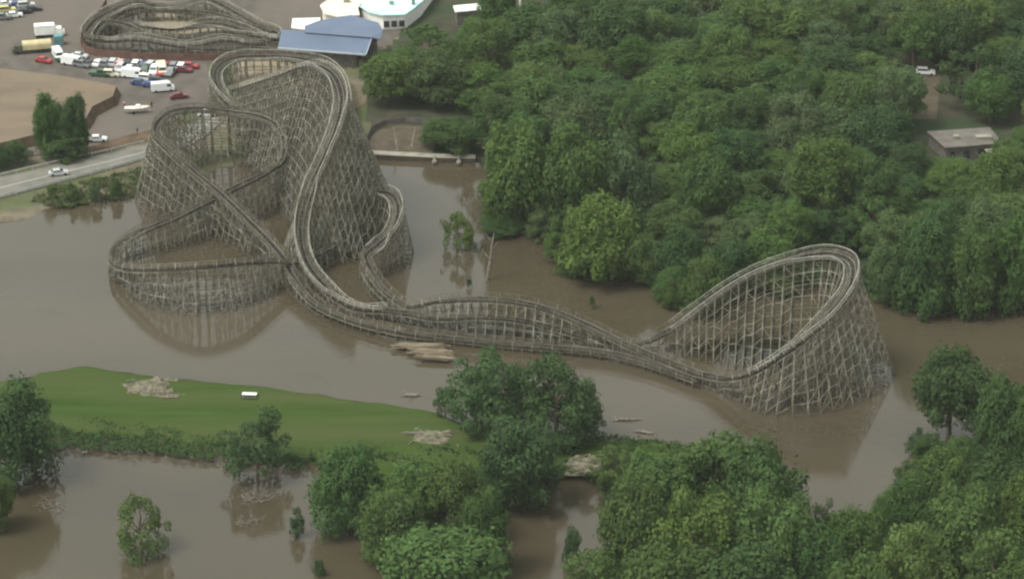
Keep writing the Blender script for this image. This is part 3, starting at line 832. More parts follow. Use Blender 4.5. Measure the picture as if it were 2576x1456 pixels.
for ri, (y, xa, xb) in enumerate(rows):
    x = xa + wr.uniform(0, 30); k = 0
    while x < xb:
        yy = y + wr.uniform(-9, 9); step = wr.uniform(92, 140)
        if not blocked(x, yy) and wr.random() > 0.1:
            loc = G(x, yy, LZ - 0.1); s = scale_at(loc)
            tone = wr.choices(['mid green', 'grey green', 'dark green', 'olive green', 'deep green', 'yellow green'], [5, 4, 3, 2, 3, 1])[0]
            shape = wr.choices(['round', 'wide', 'loose'], [4, 2, 1])[0]
            h = wr.choice([wr.uniform(8.5, 12), wr.uniform(12, 16), wr.uniform(14, 19)]) * (0.55 if 2290 < x < 2680 and 440 < yy < 600 else 1.0); w = step * wr.uniform(1.25, 1.6) / s
            if x < 1180 and 300 < y: h *= 0.75
            lab = '%s tree, %s from left in %s row of the wood' % (tone, ordn[k], ordn[ri])
            tree(loc, h, w, shape, tone, lab, 'trees of the wood', 0.1); k += 1
        x += step

# ------------------------------------------------------------------ buildings
def slab(mb, pts, t, mi=0):
    n = len(pts); up = [Vector(p) for p in pts]; dn = [p - Vector((0, 0, t)) for p in up]
    a = sum(up[i].x * up[(i + 1) % n].y - up[(i + 1) % n].x * up[i].y for i in range(n))
    if a < 0: up.reverse(); dn.reverse()
    mb.add(up + dn, [tuple(range(n)), tuple(range(2 * n - 1, n - 1, -1))] + [((i + 1) % n, i, i + n, (i + 1) % n + n) for i in range(n)], mi)

def rel(pts, o): return [p - o for p in pts]
def walls(root, poly, z0, z1, mat, name='wall', inset=0.6):
    o = Vector(root.location)
    c = sum(poly, Vector()) / len(poly)
    pl = [(p.x + (c.x - p.x) / max((c - p).length, 1) * inset - o.x, p.y + (c.y - p.y) / max((c - p).length, 1) * inset - o.y) for p in poly]
    mb = MB(); mb.prism(pl, z0 - o.z, z1 - o.z); return mb.build(name, mat, root)

b0 = empty('station_building', G(810, 135, LZ)); o = Vector(b0.location)
tag(b0, 'long blue metal roofed station building beside the wood and the coaster tracks', 'building')
A, B, Cc, D = G(699, 120, 5.0), G(920, 137, 5.0), G(936, 91, 7.4), G(709, 75, 7.4)
bk = [A * 2 - A, ]
Ab, Bb = D + (D - A) * 0.7, Cc + (Cc - B) * 0.7; Ab.z = Bb.z = 5.6
mb = MB(); slab(mb, rel([A, B, Cc, D], o), 0.18); slab(mb, rel([D, Cc, Bb, Ab], o), 0.178)
for k in range(1, 34):
    f = k / 34.0; mb.bar(A.lerp(B, f) - o + Vector((0, 0, .03)), D.lerp(Cc, f) - o + Vector((0, 0, .03)), 0.07, 0.06)
rf = mb.build('roof', M['blueroof'], b0)
mb = MB(); mb.bar(A - o + Vector((0, -.12, -.12)), B - o + Vector((0, -.12, -.12)), 0.16, 0.42); mb.bar(B - o + Vector((.1, 0, -.1)), Cc - o + Vector((.1, 0, -.1)), 0.14, 0.36)
mb.build('fascia', M['fascia'], rf)
pts = {k: G(x, y, z) for k, (x, y, z) in dict(A=(767, 82, 7.45), B=(931, 94, 7.5), C=(957, 99, 7.0), D=(963, 78, 7.9), E=(953, 58, 8.7), F=(884, 38, 9.6), H=(800, 53, 8.9), I=(766, 66, 8.2)).items()}
mb = MB(); slab(mb, rel([pts[k] for k in 'ABCDEFHI'], o), 0.16)
mb.build('wing_roof', M['blueroof'], b0)
walls(b0, [A, B, Bb, Ab], LZ, 4.7, M['wallgrey'], inset=3.0)
walls(b0, [pts[k] for k in 'BCDEFHI'], LZ, 5.4, M['wallgrey'], 'wing_wall', 1.5)
pm = None
for k in range(9):
    q = A.lerp(B, (k + 0.3) / 8.6) - o; q.y += 0.5
    if pm is None: m_ = MB(); m_.box((0, 0, 2.0), (0.25, 0.25, 4.0)); pm = m_.mesh('post', M['brace'])
    p_ = link('post', pm, b0); p_.location = (q.x, q.y, 0)

def flat_building(name, label, poly, z, roofmat, wallmat, cat='building', units=(), doors=0):
    ps = [G(x, y, z) for x, y in poly]
    c = sum(ps, Vector()) / len(ps); c.z = LZ
    r = empty(name, c); tag(r, label, cat)
    mb = MB(); slab(mb, rel(ps, c), 0.3); rf = mb.build('roof', roofmat, r)
    walls(r, ps, LZ - 0.3, z - 0.32, wallmat)
    for (x, y, sx, sy, sz) in units:
        q = G(x, y, z) - c; m_ = MB(); m_.box((q.x, q.y, q.z + sz / 2), (sx, sy, sz)); m_.box((q.x, q.y, q.z + sz + 0.05), (sx * 1.1, sy * 1.1, 0.1))
        m_.build('roof_unit', M['concrete'], rf)
    low = sorted(range(len(ps)), key=lambda i: ps[i].y)[:2]
    a, b = ps[low[0]] - c, ps[low[1]] - c
    for k in range(doors):
        q = a.lerp(b, (k + 0.5) / doors); m_ = MB(); m_.box((q.x, q.y + 0.42, 1.5), (1.4, 0.3, 1.6)); m_.build('window', M['glass'], r)
    return r
flat_building('shed', 'small white roofed shed behind the blue roofed station', [(736, 47), (806, 45), (803, 60), (774, 63), (771, 74), (733, 69)], 4.0, M['white'], M['cream'])
flat_building('pavilion', 'bright cyan roofed building cut by the top edge of the picture', [(903, 14), (945, -10), (1000, -52), (1100, -52), (1064, 2), (1040, 22), (1020, 36), (962, 38), (928, 30)], 5.0, M['cyan'], M['white'], units=[(1040, 12, 0.9, 0.9, 1.6), (1062, -8, 2.5, 1.6, 1.2), (985, 12, 1.2, 1.0, 0.8)], doors=3)
flat_building('hall', 'pale pink white roofed building left of the cyan roofed one', [(805, 14), (850, -20), (950, -20), (900, 20), (905, 38), (850, 42), (815, 34)], 5.0, M['cream'], M['cream'], units=[(872, 6, 1.5, 1.2, 1.0)], doors=2)
flat_building('canopy', 'long narrow white roof among the trees at the top edge', [(1140, 15), (1228, 7), (1233, 22), (1145, 30)], 4.6, M['white'], M['wallgrey'])
flat_building('bath_house', 'brown flat roofed building in the clearing at the right', [(2332, 331), (2490, 320), (2522, 360), (2378, 372)], 4.4, M['brownroof'], M['wallgrey'], units=[(2474, 350, 3.4, 1.6, 0.7), (2405, 350, 1.2, 1.2, 0.8)], doors=4)
flat_building('kiosk', 'little grey roofed kiosk beside the brown flat roofed building', [(2470, 366), (2535, 362), (2550, 384), (2488, 390)], 3.2, M['concrete'], M['wallgrey'])
sheet('clearing', [(2270, 300), (2720, 300), (2720, 410), (2420, 420), (2290, 410)], LZ + 0.05, M['floor'])
sheet('path', [(2265, 140), (2330, 130), (2365, 190), (2355, 320), (2270, 330), (2250, 240)], LZ + 0.04, M['mud'])

# ------------------------------------------------------------------ fences, poles, boardwalk
def fence(name, pts, h, z, mat, label, cat='fence', step=3.0):
    ws = [G(x, y, z) for x, y in pts]; o = ws[0]
    r = empty(name, o); tag(r, label, cat)
    mb = MB(); ps = []
    for a, b in zip(ws[:-1], ws[1:]):
        mb.bar(a - o + Vector((0, 0, h * .52)), b - o + Vector((0, 0, h * .52)), 0.08, h * 0.94)
        L = (b - a).length; k = 0
        while k < L: ps.append(a.lerp(b, k / L) - o); k += step
    mb.build('panel', mat, r); m_ = MB(); m_.box((0, 0, h / 2), (0.16, 0.16, h + 0.1)); me = m_.mesh('post', mat)
    for q in ps[:95]: p_ = link('post', me, r); p_.location = q
fence('board_fence', [(268, 16), (240, 62), (203, 112), (216, 134), (240, 142), (350, 152), (480, 154), (600, 152), (690, 146)], 2.0, LZ, M['fence'], 'long reddish brown fence round the foot of the far coaster')
fence('board_fence', [(918, 396), (921, 360), (935, 332), (968, 314), (1020, 308), (1075, 312)], 1.4, LZ, M['wallgrey'], 'low dark fence curving round the mud patch at the water edge')
sheet('mud_patch', [(924, 388), (928, 350), (950, 328), (1000, 316), (1070, 318), (1100, 345), (1090, 385), (1000, 392)], LZ + 0.03, M['mud'])
ws = [G(x, y, 0) for x, y in [(926, 400), (1000, 404), (1100, 409), (1196, 411)]]
o = ws[0]; r = empty('retaining_wall', o); tag(r, 'pale concrete edge of a low jetty along the brown water beside the wood', 'wall')
m1, m2 = MB(), MB()
for a, b in zip(ws[:-1], ws[1:]):
    m1.bar(a - o + Vector((0, 0, 0.3)), b - o + Vector((0, 0, 0.3)), 0.5, 1.8); m2.bar(a - o + Vector((0, 0.9, 1.28)), b - o + Vector((0, 0.9, 1.28)), 2.4, 0.14)
m1.build('wall_face', M['mud'], r); m2.build('cap', M['concrete'], r)

def pole(name, label, base, top_px, rad, mat, cat, z=LZ, group=None, arms=False):
    a = G(*base, z); b = P(top_px[0], top_px[1], base[1]); d = b - a
    r = empty(name, a); tag(r, label, cat, group)
    mb = MB(); mb.tube([Vector(), d * 0.5, d], [rad, rad * 0.85, rad * 0.6], 8); mb.build('shaft', mat, r)
    mb = MB(); mb.tube([Vector((0, 0, -.3)), Vector((0, 0, .25))], [rad * 2.0, rad * 1.8], 8); mb.build('footing', M['concrete'], r)
    return r
pole('leaning_post', 'pale leaning post standing in the mud patch, left of two', (1000, 378), (990, 318), 0.2, M['concrete'], 'post')
pole('leaning_post', 'pale leaning post at the right side of the mud patch', (1036, 368), (1044, 322), 0.2, M['concrete'], 'post')
pole('bollard', 'short pale bollard on the jetty edge, left one', (1093, 406), (1093, 390), 0.3, M['concrete'], 'bollard')
pole('bollard', 'pale bollard on the jetty edge under the trees, right one', (1154, 408), (1154, 388), 0.3, M['concrete'], 'bollard')
pole('tall_pole', 'tall white pole among the trees at the top edge', (1310, 98), (1308, 0), 0.42, M['white'], 'pole')
pole('tall_pole', 'shorter white pole right of the tall one at the top edge', (1338, 92), (1334, 12), 0.3, M['white'], 'pole')
r = empty('dead_trunk', G(1223, 704, 0)); tag(r, 'thin dark dead trunk leaning out of the water behind the coaster hill', 'dead tree')
d = P(1243, 584, 704) - Vector(r.location); mb = MB(); mb.tube([Vector((0, 0, -1)), d * .4 + Vector((.2, 0, 0)), d * .75, d], [0.32, 0.26, 0.2, 0.08], 8); mb.build('trunk', M['deadwood'], r)
for k, f in enumerate((0.45, 0.62, 0.8)):
    mb = MB(); e = Vector((0.9 if k % 2 else -1.0, 0.4, 0.9)); mb.tube([d * f, d * f + e, d * f + e * 1.7 + Vector((0, 0, .4))], [0.11, 0.08, 0.03], 6); mb.build('branch', M['deadwood'], r)

# ------------------------------------------------------------------ vehicles
def profile_mesh(name, prof, w, mat, inset=None):
    """side profile (x,z) extruded over width w; inset narrows points above a height"""
    n = len(prof); vs = []
    for sgn in (-1, 1):
        for x, z in prof:
            k = 1.0 if inset is None or z < inset[0] else inset[1]
            vs.append((x, sgn * w / 2 * k, z))
    fs = [tuple(range(n)), tuple(range(2 * n - 1, n - 1, -1))] + [((i + 1) % n, i, i + n, (i + 1) % n + n) for i in range(n)]
    mb = MB(); mb.add(vs, fs); me = mb.mesh(name, mat)
    return me
def wheel_mesh(rad, wid):
    mb = MB(); n = 14; vs = []
    for y in (-wid / 2, wid / 2):
        for k in range(n): vs.append((rad * math.cos(k * 6.2832 / n), y, rad * math.sin(k * 6.2832 / n)))
    mb.add(vs, [tuple(range(n)), tuple(range(2 * n - 1, n - 1, -1))] + [((k + 1) % n, k, k + n, (k + 1) % n + n) for k in range(n)])
    return mb.mesh('wheel', M['tyre'])
WH, WHB = wheel_mesh(0.33, 0.22), wheel_mesh(0.48, 0.3)
KINDS = {
    'sedan': dict(L=4.5, w=1.78, body=[(-2.25, .35), (-2.2, .85), (-1.5, .95), (1.0, .95), (2.1, .8), (2.25, .55), (2.22, .3), (-2.2, .28)], cab=[(-1.75, .93), (-1.15, 1.42), (.25, 1.45), (1.05, .93)], wh=[-1.4, 1.4]),
    'suv': dict(L=4.8, w=1.9, body=[(-2.4, .4), (-2.38, 1.05), (1.05, 1.08), (2.25, .98), (2.4, .7), (2.38, .35), (-2.35, .33)], cab=[(-2.3, 1.04), (-2.1, 1.72), (.35, 1.74), (1.15, 1.05)], wh=[-1.5, 1.5]),
    'pickup': dict(L=5.5, w=1.95, body=[(-2.75, .45), (-2.75, 1.08), (1.2, 1.1), (2.6, 1.0), (2.75, .75), (2.72, .4), (-2.7, .38)], cab=[(-.75, 1.06), (-.6, 1.8), (.75, 1.82), (1.4, 1.08)], wh=[-1.7, 1.75]),
    'van': dict(L=5.6, w=2.05, body=[(-2.8, .4), (-2.8, 2.25), (-2.6, 2.35), (1.3, 2.35), (1.9, 2.1), (2.2, 1.3), (2.75, 1.1), (2.8, .4)], cab=None, wh=[-1.8, 1.8]),
}
MESH = {}
for kn, K in KINDS.items():
    d = {}
    d['body'] = profile_mesh('body', K['body'], K['w'], M['carpaint'], (2.0, 0.92))
    if K['cab']:
        c = K['cab']
        d['cabin'] = profile_mesh('cabin', c, K['w'] * 0.94, M['carpaint'], (1.2, 0.86))
        (x0, z0), (x1, z1), (x2, z2), (x3, z3) = c
        W_ = K['w'] * 0.94 / 2
        def gl(q): mb = MB(); mb.add(q, [(0, 1, 2, 3)]); return mb.mesh('window', M['glass'])
        e = 0.02
        d['windscreen'] = gl([(x3 - .04 + e, -W_ * .88, z3 + .06), (x3 - .04 + e, W_ * .88, z3 + .06), (x2 + .06 + e, W_ * .78, z2 - .05), (x2 + .06 + e, -W_ * .78, z2 - .05)])
        d['rear_window'] = gl([(x0 + .05 - e, W_ * .88, z0 + .08), (x0 + .05 - e, -W_ * .88, z0 + .08), (x1 - .05 - e, -W_ * .78, z1 - .06), (x1 - .05 - e, W_ * .78, z1 - .06)])
        d['side_windows'] = [gl([(x0 + .25, s * (W_ + e), z0 + .1), (x3 - .25, s * (W_ + e), z3 + .1), (x2 - .02, s * (W_ * .86 + e + .02), z2 - .08), (x1 + .08, s * (W_ * .86 + e + .02), z1 - .08)]) for s in (-1, 1)]
    else:
        W_ = K['w'] / 2; e = 0.02
        def gl(q): mb = MB(); mb.add(q, [(0, 1, 2, 3)]); return mb.mesh('window', M['glass'])
        d['windscreen'] = gl([(2.2 + e, -W_ * .85, 1.35), (2.2 + e, W_ * .85, 1.35), (1.93 + e, W_ * .8, 2.05), (1.93 + e, -W_ * .8, 2.05)])
        d['side_windows'] = [gl([(.9, s * (W_ + e), 1.4), (2.0, s * (W_ + e), 1.4), (1.8, s * (W_ + e), 1.95), (.9, s * (W_ + e), 1.95)]) for s in (-1, 1)]
    MESH[kn] = d
NC = [0]
CARS = 'vehicles on the parking lot'
def car(kind, px, py, rz, col, label, cat='car', z=LZ + 0.02, group=CARS):
    K, d = KINDS[kind], MESH[kind]
    r = empty({'sedan': 'parked_car', 'suv': 'parked_car', 'pickup': 'pickup_truck', 'van': 'van'}[kind], G(px, py + 5, z), R(rz))
    tag(r, label, cat, group)
    b = link('body', d['body'], r); b.color = (*col, 1)
    if 'cabin' in d:
        c = link('cabin', d['cabin'], r); c.color = (*col, 1); link('rear_window', d['rear_window'], c)
        par = c
    else: par = b
    link('windscreen', d['windscreen'], par)
    for m_ in d['side_windows']: link('side_window', m_, par)
    for x in K['wh']:
        for s in (-1, 1):
            w = link('wheel', WH, r); w.location = (x, s * (K['w'] / 2 - .1), .33)
WHT, SIL, GRY, BLK, RED, MAR, BLU, GRN, CRM, PNK, YEL = (.8, .8, .78), (.5, .5, .5), (.2, .2, .21), (.03, .03, .035), (.35, .04, .04), (.18, .03, .04), (.05, .08, .2), (.05, .1, .06), (.65, .6, .45), (.6, .35, .36), (.55, .5, .2)
lots = [
    ('sedan', 14, 10, 20, WHT, 'white car at the left end of the back group in the top left corner'),
    ('suv', 18, 26, 15, YEL, 'yellowish car in the middle of the group in the top left corner'),
    ('sedan', 44, 12, 10, BLU, 'dark blue car in the back of the group in the top left corner'),
    ('sedan', 36, 38, 12, WHT, 'white car nearest the camera in the top left corner group'),
    ('suv', 66, 14, 15, SIL, 'silver car at the right back of the top left corner group'),
    ('sedan', 60, 29, 15, BLK, 'black car at the right of the top left corner group'),
    ('suv', 6, 44, 10, GRY, 'grey car cut by the left edge in the top left corner group'),
    ('sedan', 84, 22, 10, BLK, 'black car parked a little apart, right of the corner group'),
    ('sedan', 110, 152, -25, RED, 'red car in front of the tan canvas truck'),
    ('van', 146, 141, -70, WHT, 'white van standing behind the red car near the tan truck'),
    ('pickup', 168, 152, -18, GRN, 'dark green pickup between white vehicles in the left cluster'),
    ('van', 183, 158, -20, WHT, 'white van in the middle of the left cluster by the fence'),
    ('suv', 207, 163, -25, GRY, 'grey car at the right of the left cluster by the fence'),
    ('sedan', 228, 161, 35, BLK, 'black car turned across the right end of the left cluster'),
    ('sedan', 200, 141, -12, SIL, 'silver car close to the fence behind the left cluster'),
    ('pickup', 253, 186, -12, GRN, 'green pickup at the left end of the middle row'),
    ('suv', 279, 187, -10, CRM, 'cream car second in the middle row'),
    ('sedan', 305, 186, -14, SIL, 'silver car third in the middle row'),
    ('van', 335, 190, -12, WHT, 'white van fourth in the middle row'),
    ('sedan', 352, 208, -15, BLU, 'blue car at the front of the middle row'),
    ('suv', 372, 198, -12, WHT, 'white car behind the blue one in the middle row'),
    ('suv', 398, 206, -10, BLK, 'black car at the right end of the middle row'),
    ('sedan', 380, 214, -15, BLU, 'navy car between the blue and the black ones'),
    ('van', 408, 178, -80, CRM, 'cream van seen end on, between middle row and fence'),
    ('van', 410, 224, 14, WHT, 'big white van nearest the dirt mound at the right end of the rows'),
    ('sedan', 450, 242, 16, MAR, 'maroon car to the right of the big white van'),
    ('sedan', 478, 166, -10, RED, 'red car under the fence beside the coaster curve'),
    ('sedan', 462, 176, -10, MAR, 'dark maroon car next to the red one beside the coaster curve'),
    ('sedan', 520, 286, 5, WHT, 'white car half hidden behind the coaster trestle'),
    ('sedan', 246, 350, 4, WHT, 'white car alone on the soil verge above the road'),
    ('suv', 2328, 182, -8, WHT, 'white car on the dark path through the wood'),
    ('sedan', 148, 435, 14, SIL, 'silver car driving on the road along the flood'),
]
for k, x, y, rz, c, lab in lots:
    car(k, x, y, rz, c, lab, {'van': 'van', 'pickup': 'pickup'}.get(k, 'car'), z=LZ + (0.27 if 'on the road' in lab else 0.07), group=None if ('wood' in lab or 'road' in lab) else CARS)

fr = random.Random(3)
names = {'white': WHT, 'silver': SIL, 'grey': GRY, 'black': BLK, 'red': RED, 'blue': BLU, 'cream': CRM, 'pink': PNK, 'green': GRN}
seq = ['white', 'grey', 'silver', 'pink', 'black', 'white', 'blue', 'silver', 'cream', 'red', 'grey', 'white']
for k, cn in enumerate(seq):
    car(fr.choice(['sedan', 'suv', 'suv']), 248 + k * 19, 158 + k * 0.9 + fr.uniform(-2, 2), 78 + fr.uniform(-6, 6), names[cn], '%s car nose to the reddish fence, %s from left in the row along it' % (cn, ordn[k]), z=LZ + .07)
seq = ['silver', 'white', 'black', 'green', 'white', 'red', 'grey']
for k, cn in enumerate(seq):
    car(fr.choice(['sedan', 'suv', 'pickup']), 300 + k * 22 + fr.uniform(-3, 3), 173 + k * 1.5, -100 + fr.uniform(-8, 8), names[cn], '%s vehicle, %s from left in the second row behind the fence row' % (cn, ordn[k]), z=LZ + .07)

def truck(px, py, rz, L, label, cabm, covm, boxy):
    r = empty('truck', G(px, py, LZ + 0.02), R(rz)); tag(r, label, 'truck')
    mb = MB()
    if boxy: mb.box((-.9, 0, 2.1), (L - 2.4, 2.4, 2.5))
    else:
        n = 9; prof = [(1.25 * math.cos(math.pi * k / (n - 1)), 2.2 + 1.0 * math.sin(math.pi * k / (n - 1))) for k in range(n)] + [(-1.25, 1.1), (1.25, 1.1)]
        x0, x1 = -L / 2, L / 2 - 2.3; vs = [(x0, y, z) for y, z in prof] + [(x1, y, z) for y, z in prof]; m = len(prof)
        mb.add(vs, [tuple(range(m)), tuple(range(2 * m - 1, m - 1, -1))] + [((k + 1) % m, k, k + m, (k + 1) % m + m) for k in range(m)])
    mb.build('cargo_cover', covm, r)
    mb = MB(); mb.box((-.9, 0, .85), (L - 2.2, 2.3, .25)); mb.build('bed', M['olive'], r)
    mb = MB(); mb.box((L / 2 - 1.2, 0, 1.5), (1.9, 2.2, 1.7), taper=.9); mb.box((L / 2 - .1, 0, 1.05), (.9, 2.0, .8)); cb = mb.build('cab', cabm, r)
    mb = MB(); mb.box((L / 2 - .27, 0, 1.95), (.1, 1.8, .6)); mb.build('windscreen', M['glass'], cb)
    for x in (-L / 2 + 1.0, -L / 2 + 2.2, L / 2 - .9):
        for s in (-1, 1): w = link('wheel', WHB, r); w.location = (x, s * 1.0, .48)
truck(82, 132, 194, 9.5, 'long truck with tan canvas cover and dark cab on the lot', M['olive'], M['canvas'], False)
truck(122, 92, 12, 7.5, 'white box truck behind the tan canvas truck', M['white'], M['white'], True)
r = empty('container', G(148, 112, LZ), R(8)); tag(r, 'small teal container beside the white box truck', 'container')
mb = MB(); mb.box((0, 0, 1.3), (2.4, 2.2, 2.5)); bd = mb.build('shell', M['teal'], r)
for s in (-.55, .55): m_ = MB(); m_.box((s, -1.13, 1.3), (1.0, .06, 2.2)); m_.build('door', M['teal'], r)
r = empty('boat', G(345, 284, LZ + .02), R(4)); tag(r, 'cream coloured boat on a trailer at the edge of the lot', 'boat')
prof = [(-3.0, .75, .9), (-1, 1.0, .9), (1.2, .95, 1.0), (2.4, .5, 1.1), (3.1, .02, 1.25)]
mb = MB(); vs = []
for x, w, z in prof: vs += [(x, -w, z + .5), (x, -w * .55, z - .35), (x, w * .55, z - .35), (x, w, z + .5)]
fs = [(3, 2, 1, 0)]
for i in range(4): fs += [(4 * i + k, 4 * i + k + 1, 4 * i + k + 5, 4 * i + k + 4) for k in range(3)] + [(4 * i + 3, 4 * i, 4 * i + 4, 4 * i + 7)]
mb.add(vs, fs); hl = mb.build('hull', M['cream'], r)
mb = MB(); mb.box((0.3, 0, 1.75), (1.2, 1.3, .5), taper=.8); mb.build('cabin', M['white'], r)
mb = MB(); mb.bar((-2.5, -.6, .45), (3.6, 0, .45), .12); mb.bar((-2.5, .6, .45), (3.6, 0, .45), .12); mb.bar((-.8, -1, .35), (-.8, 1, .35), .12); mb.build('trailer_frame', M['steel'], r)
for s in (-1, 1): w = link('wheel', WH, r); w.location = (-.8, s * 1.1, .33)

# ------------------------------------------------------------------ people beside the lot
def person(px, py, rz, top, label, stride=0.12):
    r = empty('person', G(px, py, LZ + .04), R(rz)); tag(r, label, 'person')
    V = [(0, 0, .95), (0, 0, 1.18), (0, 0, 1.40), (0, .01, 1.53), (0, .02, 1.66), (0, .02, 1.76)]
    E = [(0, 1), (1, 2), (2, 3), (3, 4), (4, 5)]; RR = [(.16, .11), (.15, .1), (.17, .1), (.055, .055), (.09, .1), (.06, .07)]
    for s in (-1, 1):
        n = len(V); V += [(s * .1, 0, .88), (s * .11, s * stride, .48), (s * .11, s * stride * 1.2 - .03, .08), (s * .12, s * stride * 1.2 + .14, .04)]
        E += [(0, n), (n, n + 1), (n + 1, n + 2), (n + 2, n + 3)]; RR += [(.09, .09), (.06, .06), (.042, .042), (.04, .03)]
        n = len(V); V += [(s * .19, 0, 1.4), (s * .25, -s * .03, 1.13), (s * .26, .1 - s * .05, .89), (s * .26, .13 - s * .05, .8)]
        E += [(2, n), (n, n + 1), (n + 1, n + 2), (n + 2, n + 3)]; RR += [(.06, .06), (.045, .045), (.032, .032), (.035, .02)]
    me = bpy.data.meshes.new('body'); me.from_pydata(V, E, [])
    ob = link('body', me); md = ob.modifiers.new('skin', 'SKIN'); ob.modifiers.new('sub', 'SUBSURF').levels = 1
    if not me.skin_vertices: 
        me.attributes.new
    sv = me.skin_vertices[0].data if me.skin_vertices else None
    if sv is None: bpy.data.objects.remove(ob); return r
    for i, q in enumerate(RR): sv[i].radius = q
    sv[0].use_root = True
    dg = bpy.context.evaluated_depsgraph_get(); nm = bpy.data.meshes.new_from_object(ob.evaluated_get(dg))
    bpy.data.objects.remove(ob)
    nm.name = 'body'; nm.materials.clear()
    for m in (M['skin'], top, M['darkcloth']): nm.materials.append(m)
    for p in nm.polygons:
        z = p.center.z; p.use_smooth = True
        arm = abs(p.center.x) > .2
        p.material_index = 2 if (z < .93 and not arm) else (1 if (z < 1.47 and (not arm or z > 1.1)) else 0)
    b = link('body', nm, r)
    mb = MB(); mb.tube([(0, .0, 1.66), (0, -.005, 1.74), (0, 0, 1.79), (0, .01, 1.81)], [.1, .1, .075, .02], 10); mb.build('hair', M['hair'], r)
    return r
person(382, 272, 20, M['darkcloth'], 'person in dark clothes standing on the lot left of the big white van')
person(313, 270, -30, M['pinkcloth'], 'person in a pink top beside the cream boat')
person(346, 338, 60, M['darkcloth'], 'person in dark clothes on the soil verge above the road')

# ------------------------------------------------------------------ lumber, debris, small things on the bank
def lumber(px, py, L, rz, n, label):
    r = empty('lumber_stack', G(px, py, .4), R(rz)); tag(r, label, 'lumber', 'lumber stacks on the mud bar')
    rr = random.Random(px)
    m_ = MB(); m_.box((-L / 3, 0, .08), (.2, 1.6, .16)); m_.box((L / 3, 0, .08), (.2, 1.6, .16)); m_.build('bearer', M['deadwood'], r)
    for k in range(n):
        m_ = MB()
        for j in range(6): m_.box((rr.uniform(-.9, .9), -.8 + j * .34 + rr.uniform(-.08, .08), .28 + k * .2 + j * .003), (L * rr.uniform(.65, 1.1), .24, .15), rr.uniform(-.05, .05))
        m_.build('plank_layer', M['plank'], r)
lumber(1056, 875, 10.0, -3, 3, 'pale lumber stack on the mud bar below the coaster, back one')
lumber(1082, 888, 8.5, -5, 2, 'pale lumber stack on the mud bar, middle one')
lumber(1092, 903, 7.0, -6, 3, 'pale lumber stack on the mud bar, front one by the dark trees')

def heap(px, py, sx, sy, h, label, seed, z=1.15):
    r = empty('debris_pile', G(px, py, z)); tag(r, label, 'debris pile')
    rr = random.Random(seed); mb = MB(); n, m = 26, 12; vs, fs = [], []
    for j in range(m + 1):
        for i in range(n + 1):
            u, v = i / n * 2 - 1, j / m * 2 - 1
            e = max(0, 1 - (u * u + v * v) * (1.25 + 1.3 * noise.noise(Vector((u * 2.2 + seed, v * 2.2, seed * 1.7))))); q = noise.noise(Vector((u * 4, v * 4, seed)))
            vs.append((u * sx * (1 + .12 * q), v * sy, h * e ** .6 * (0.7 + .6 * q + .2 * rr.random()) - .15))
    for j in range(m):
        for i in range(n):
            a = j * (n + 1) + i; fs.append((a, a + 1, a + n + 2, a + n + 1))
    mb.add(vs, fs); mb.build('soil_heap', M['debris'], r)
    for k in range(14):
        a = Vector((rr.uniform(-.8, .8) * sx, rr.uniform(-.8, .8) * sy, h * .5)); d = Vector((rr.uniform(-2.2, 2.2), rr.uniform(-1, 1), rr.uniform(-.1, .2)))
        m_ = MB(); m_.bar(a - d, a + d, .16, .12); m_.build('branch', M['deadwood'] if k % 2 else M['plank'], r)
M['debris'] = noise_mat('tan_debris', (0.07, 0.068, 0.042), (0.165, 0.145, 0.105), 0.8)
heap(372, 976, 5.2, 4.6, 0.9, 'flat tan debris pile on the mown grass bank', 3)
heap(425, 996, 2.4, 1.0, 0.4, 'thin strip of tan debris at the foot of the pile on the grass', 8)
heap(1085, 1100, 5.0, 4.0, 0.8, 'tan debris pile on the grass left of the soft dark green tree', 5)
heap(1480, 1168, 4.5, 4.0, 0.8, 'tan soil patch on the bank above the narrow inlet', 9, 1.2)
r = empty('picnic_table', G(628, 999, 1.25), R(-4)); tag(r, 'small white table standing alone on the mown grass bank', 'table')
mb = MB(); mb.box((0, 0, .78), (2.8, 1.0, .12)); mb.build('table_top', M['white'], r)
for s in (-1, 1):
    mb = MB(); mb.box((0, s * .95, .46), (3.2, .32, .07)); mb.build('bench', M['olive'], r)  # benches coloured dark to give the shadow below the white top
    mb = MB(); mb.bar((s * 1.2, -.9, 0), (s * 1.2, .3, .74), .1); mb.bar((s * 1.2, .9, 0), (s * 1.2, -.3, .74), .1); mb.build('leg', M['deadwood'], r)
def drift(px, py, L, rz, label, k):
    r = empty('driftwood', G(px, py, .05), R(rz)); tag(r, label, 'driftwood')
    rr = random.Random(k)
    mb = MB(); mb.tube([(-L / 2, 0, 0), (-L / 6, .15, .18), (L / 5, -.1, .15), (L / 2, .1, .02)], [.12, .26, .24, .08], 7); mb.build('log', M['deadwood'], r)
    for i in range(6):
        a = Vector((rr.uniform(-.4, .4) * L, 0, .1)); d = Vector((rr.uniform(-1, 1), rr.uniform(-1.5, 1.5), rr.uniform(.1, .7)))
        mb = MB(); mb.tube([a, a + d * .6, a + d * 1.2], [.08, .06, .02], 5); mb.build('branch', M['deadwood'], r)
drift(1578, 1056, 6.0, 6, 'dark driftwood floating off the shore right of the broad tree pair', 1)
drift(1622, 1088, 4.5, -14, 'pale driftwood at the shore below the dark floating piece', 2)
drift(1035, 995, 4.0, 4, 'driftwood twigs in the water left of the broad tree pair', 3)
drift(215, 1139, 1.6, 40, 'small dark snag in the water below the grass bank', 4)
drift(944, 395, 3.0, -8, 'pale log lying at the left end of the jetty', 5)
tree_px(1488, 776, 738, 24, 'young', 'olive green', 'tiny shrub poking out of the brown water behind the coaster', name='shrub', cat='shrub')
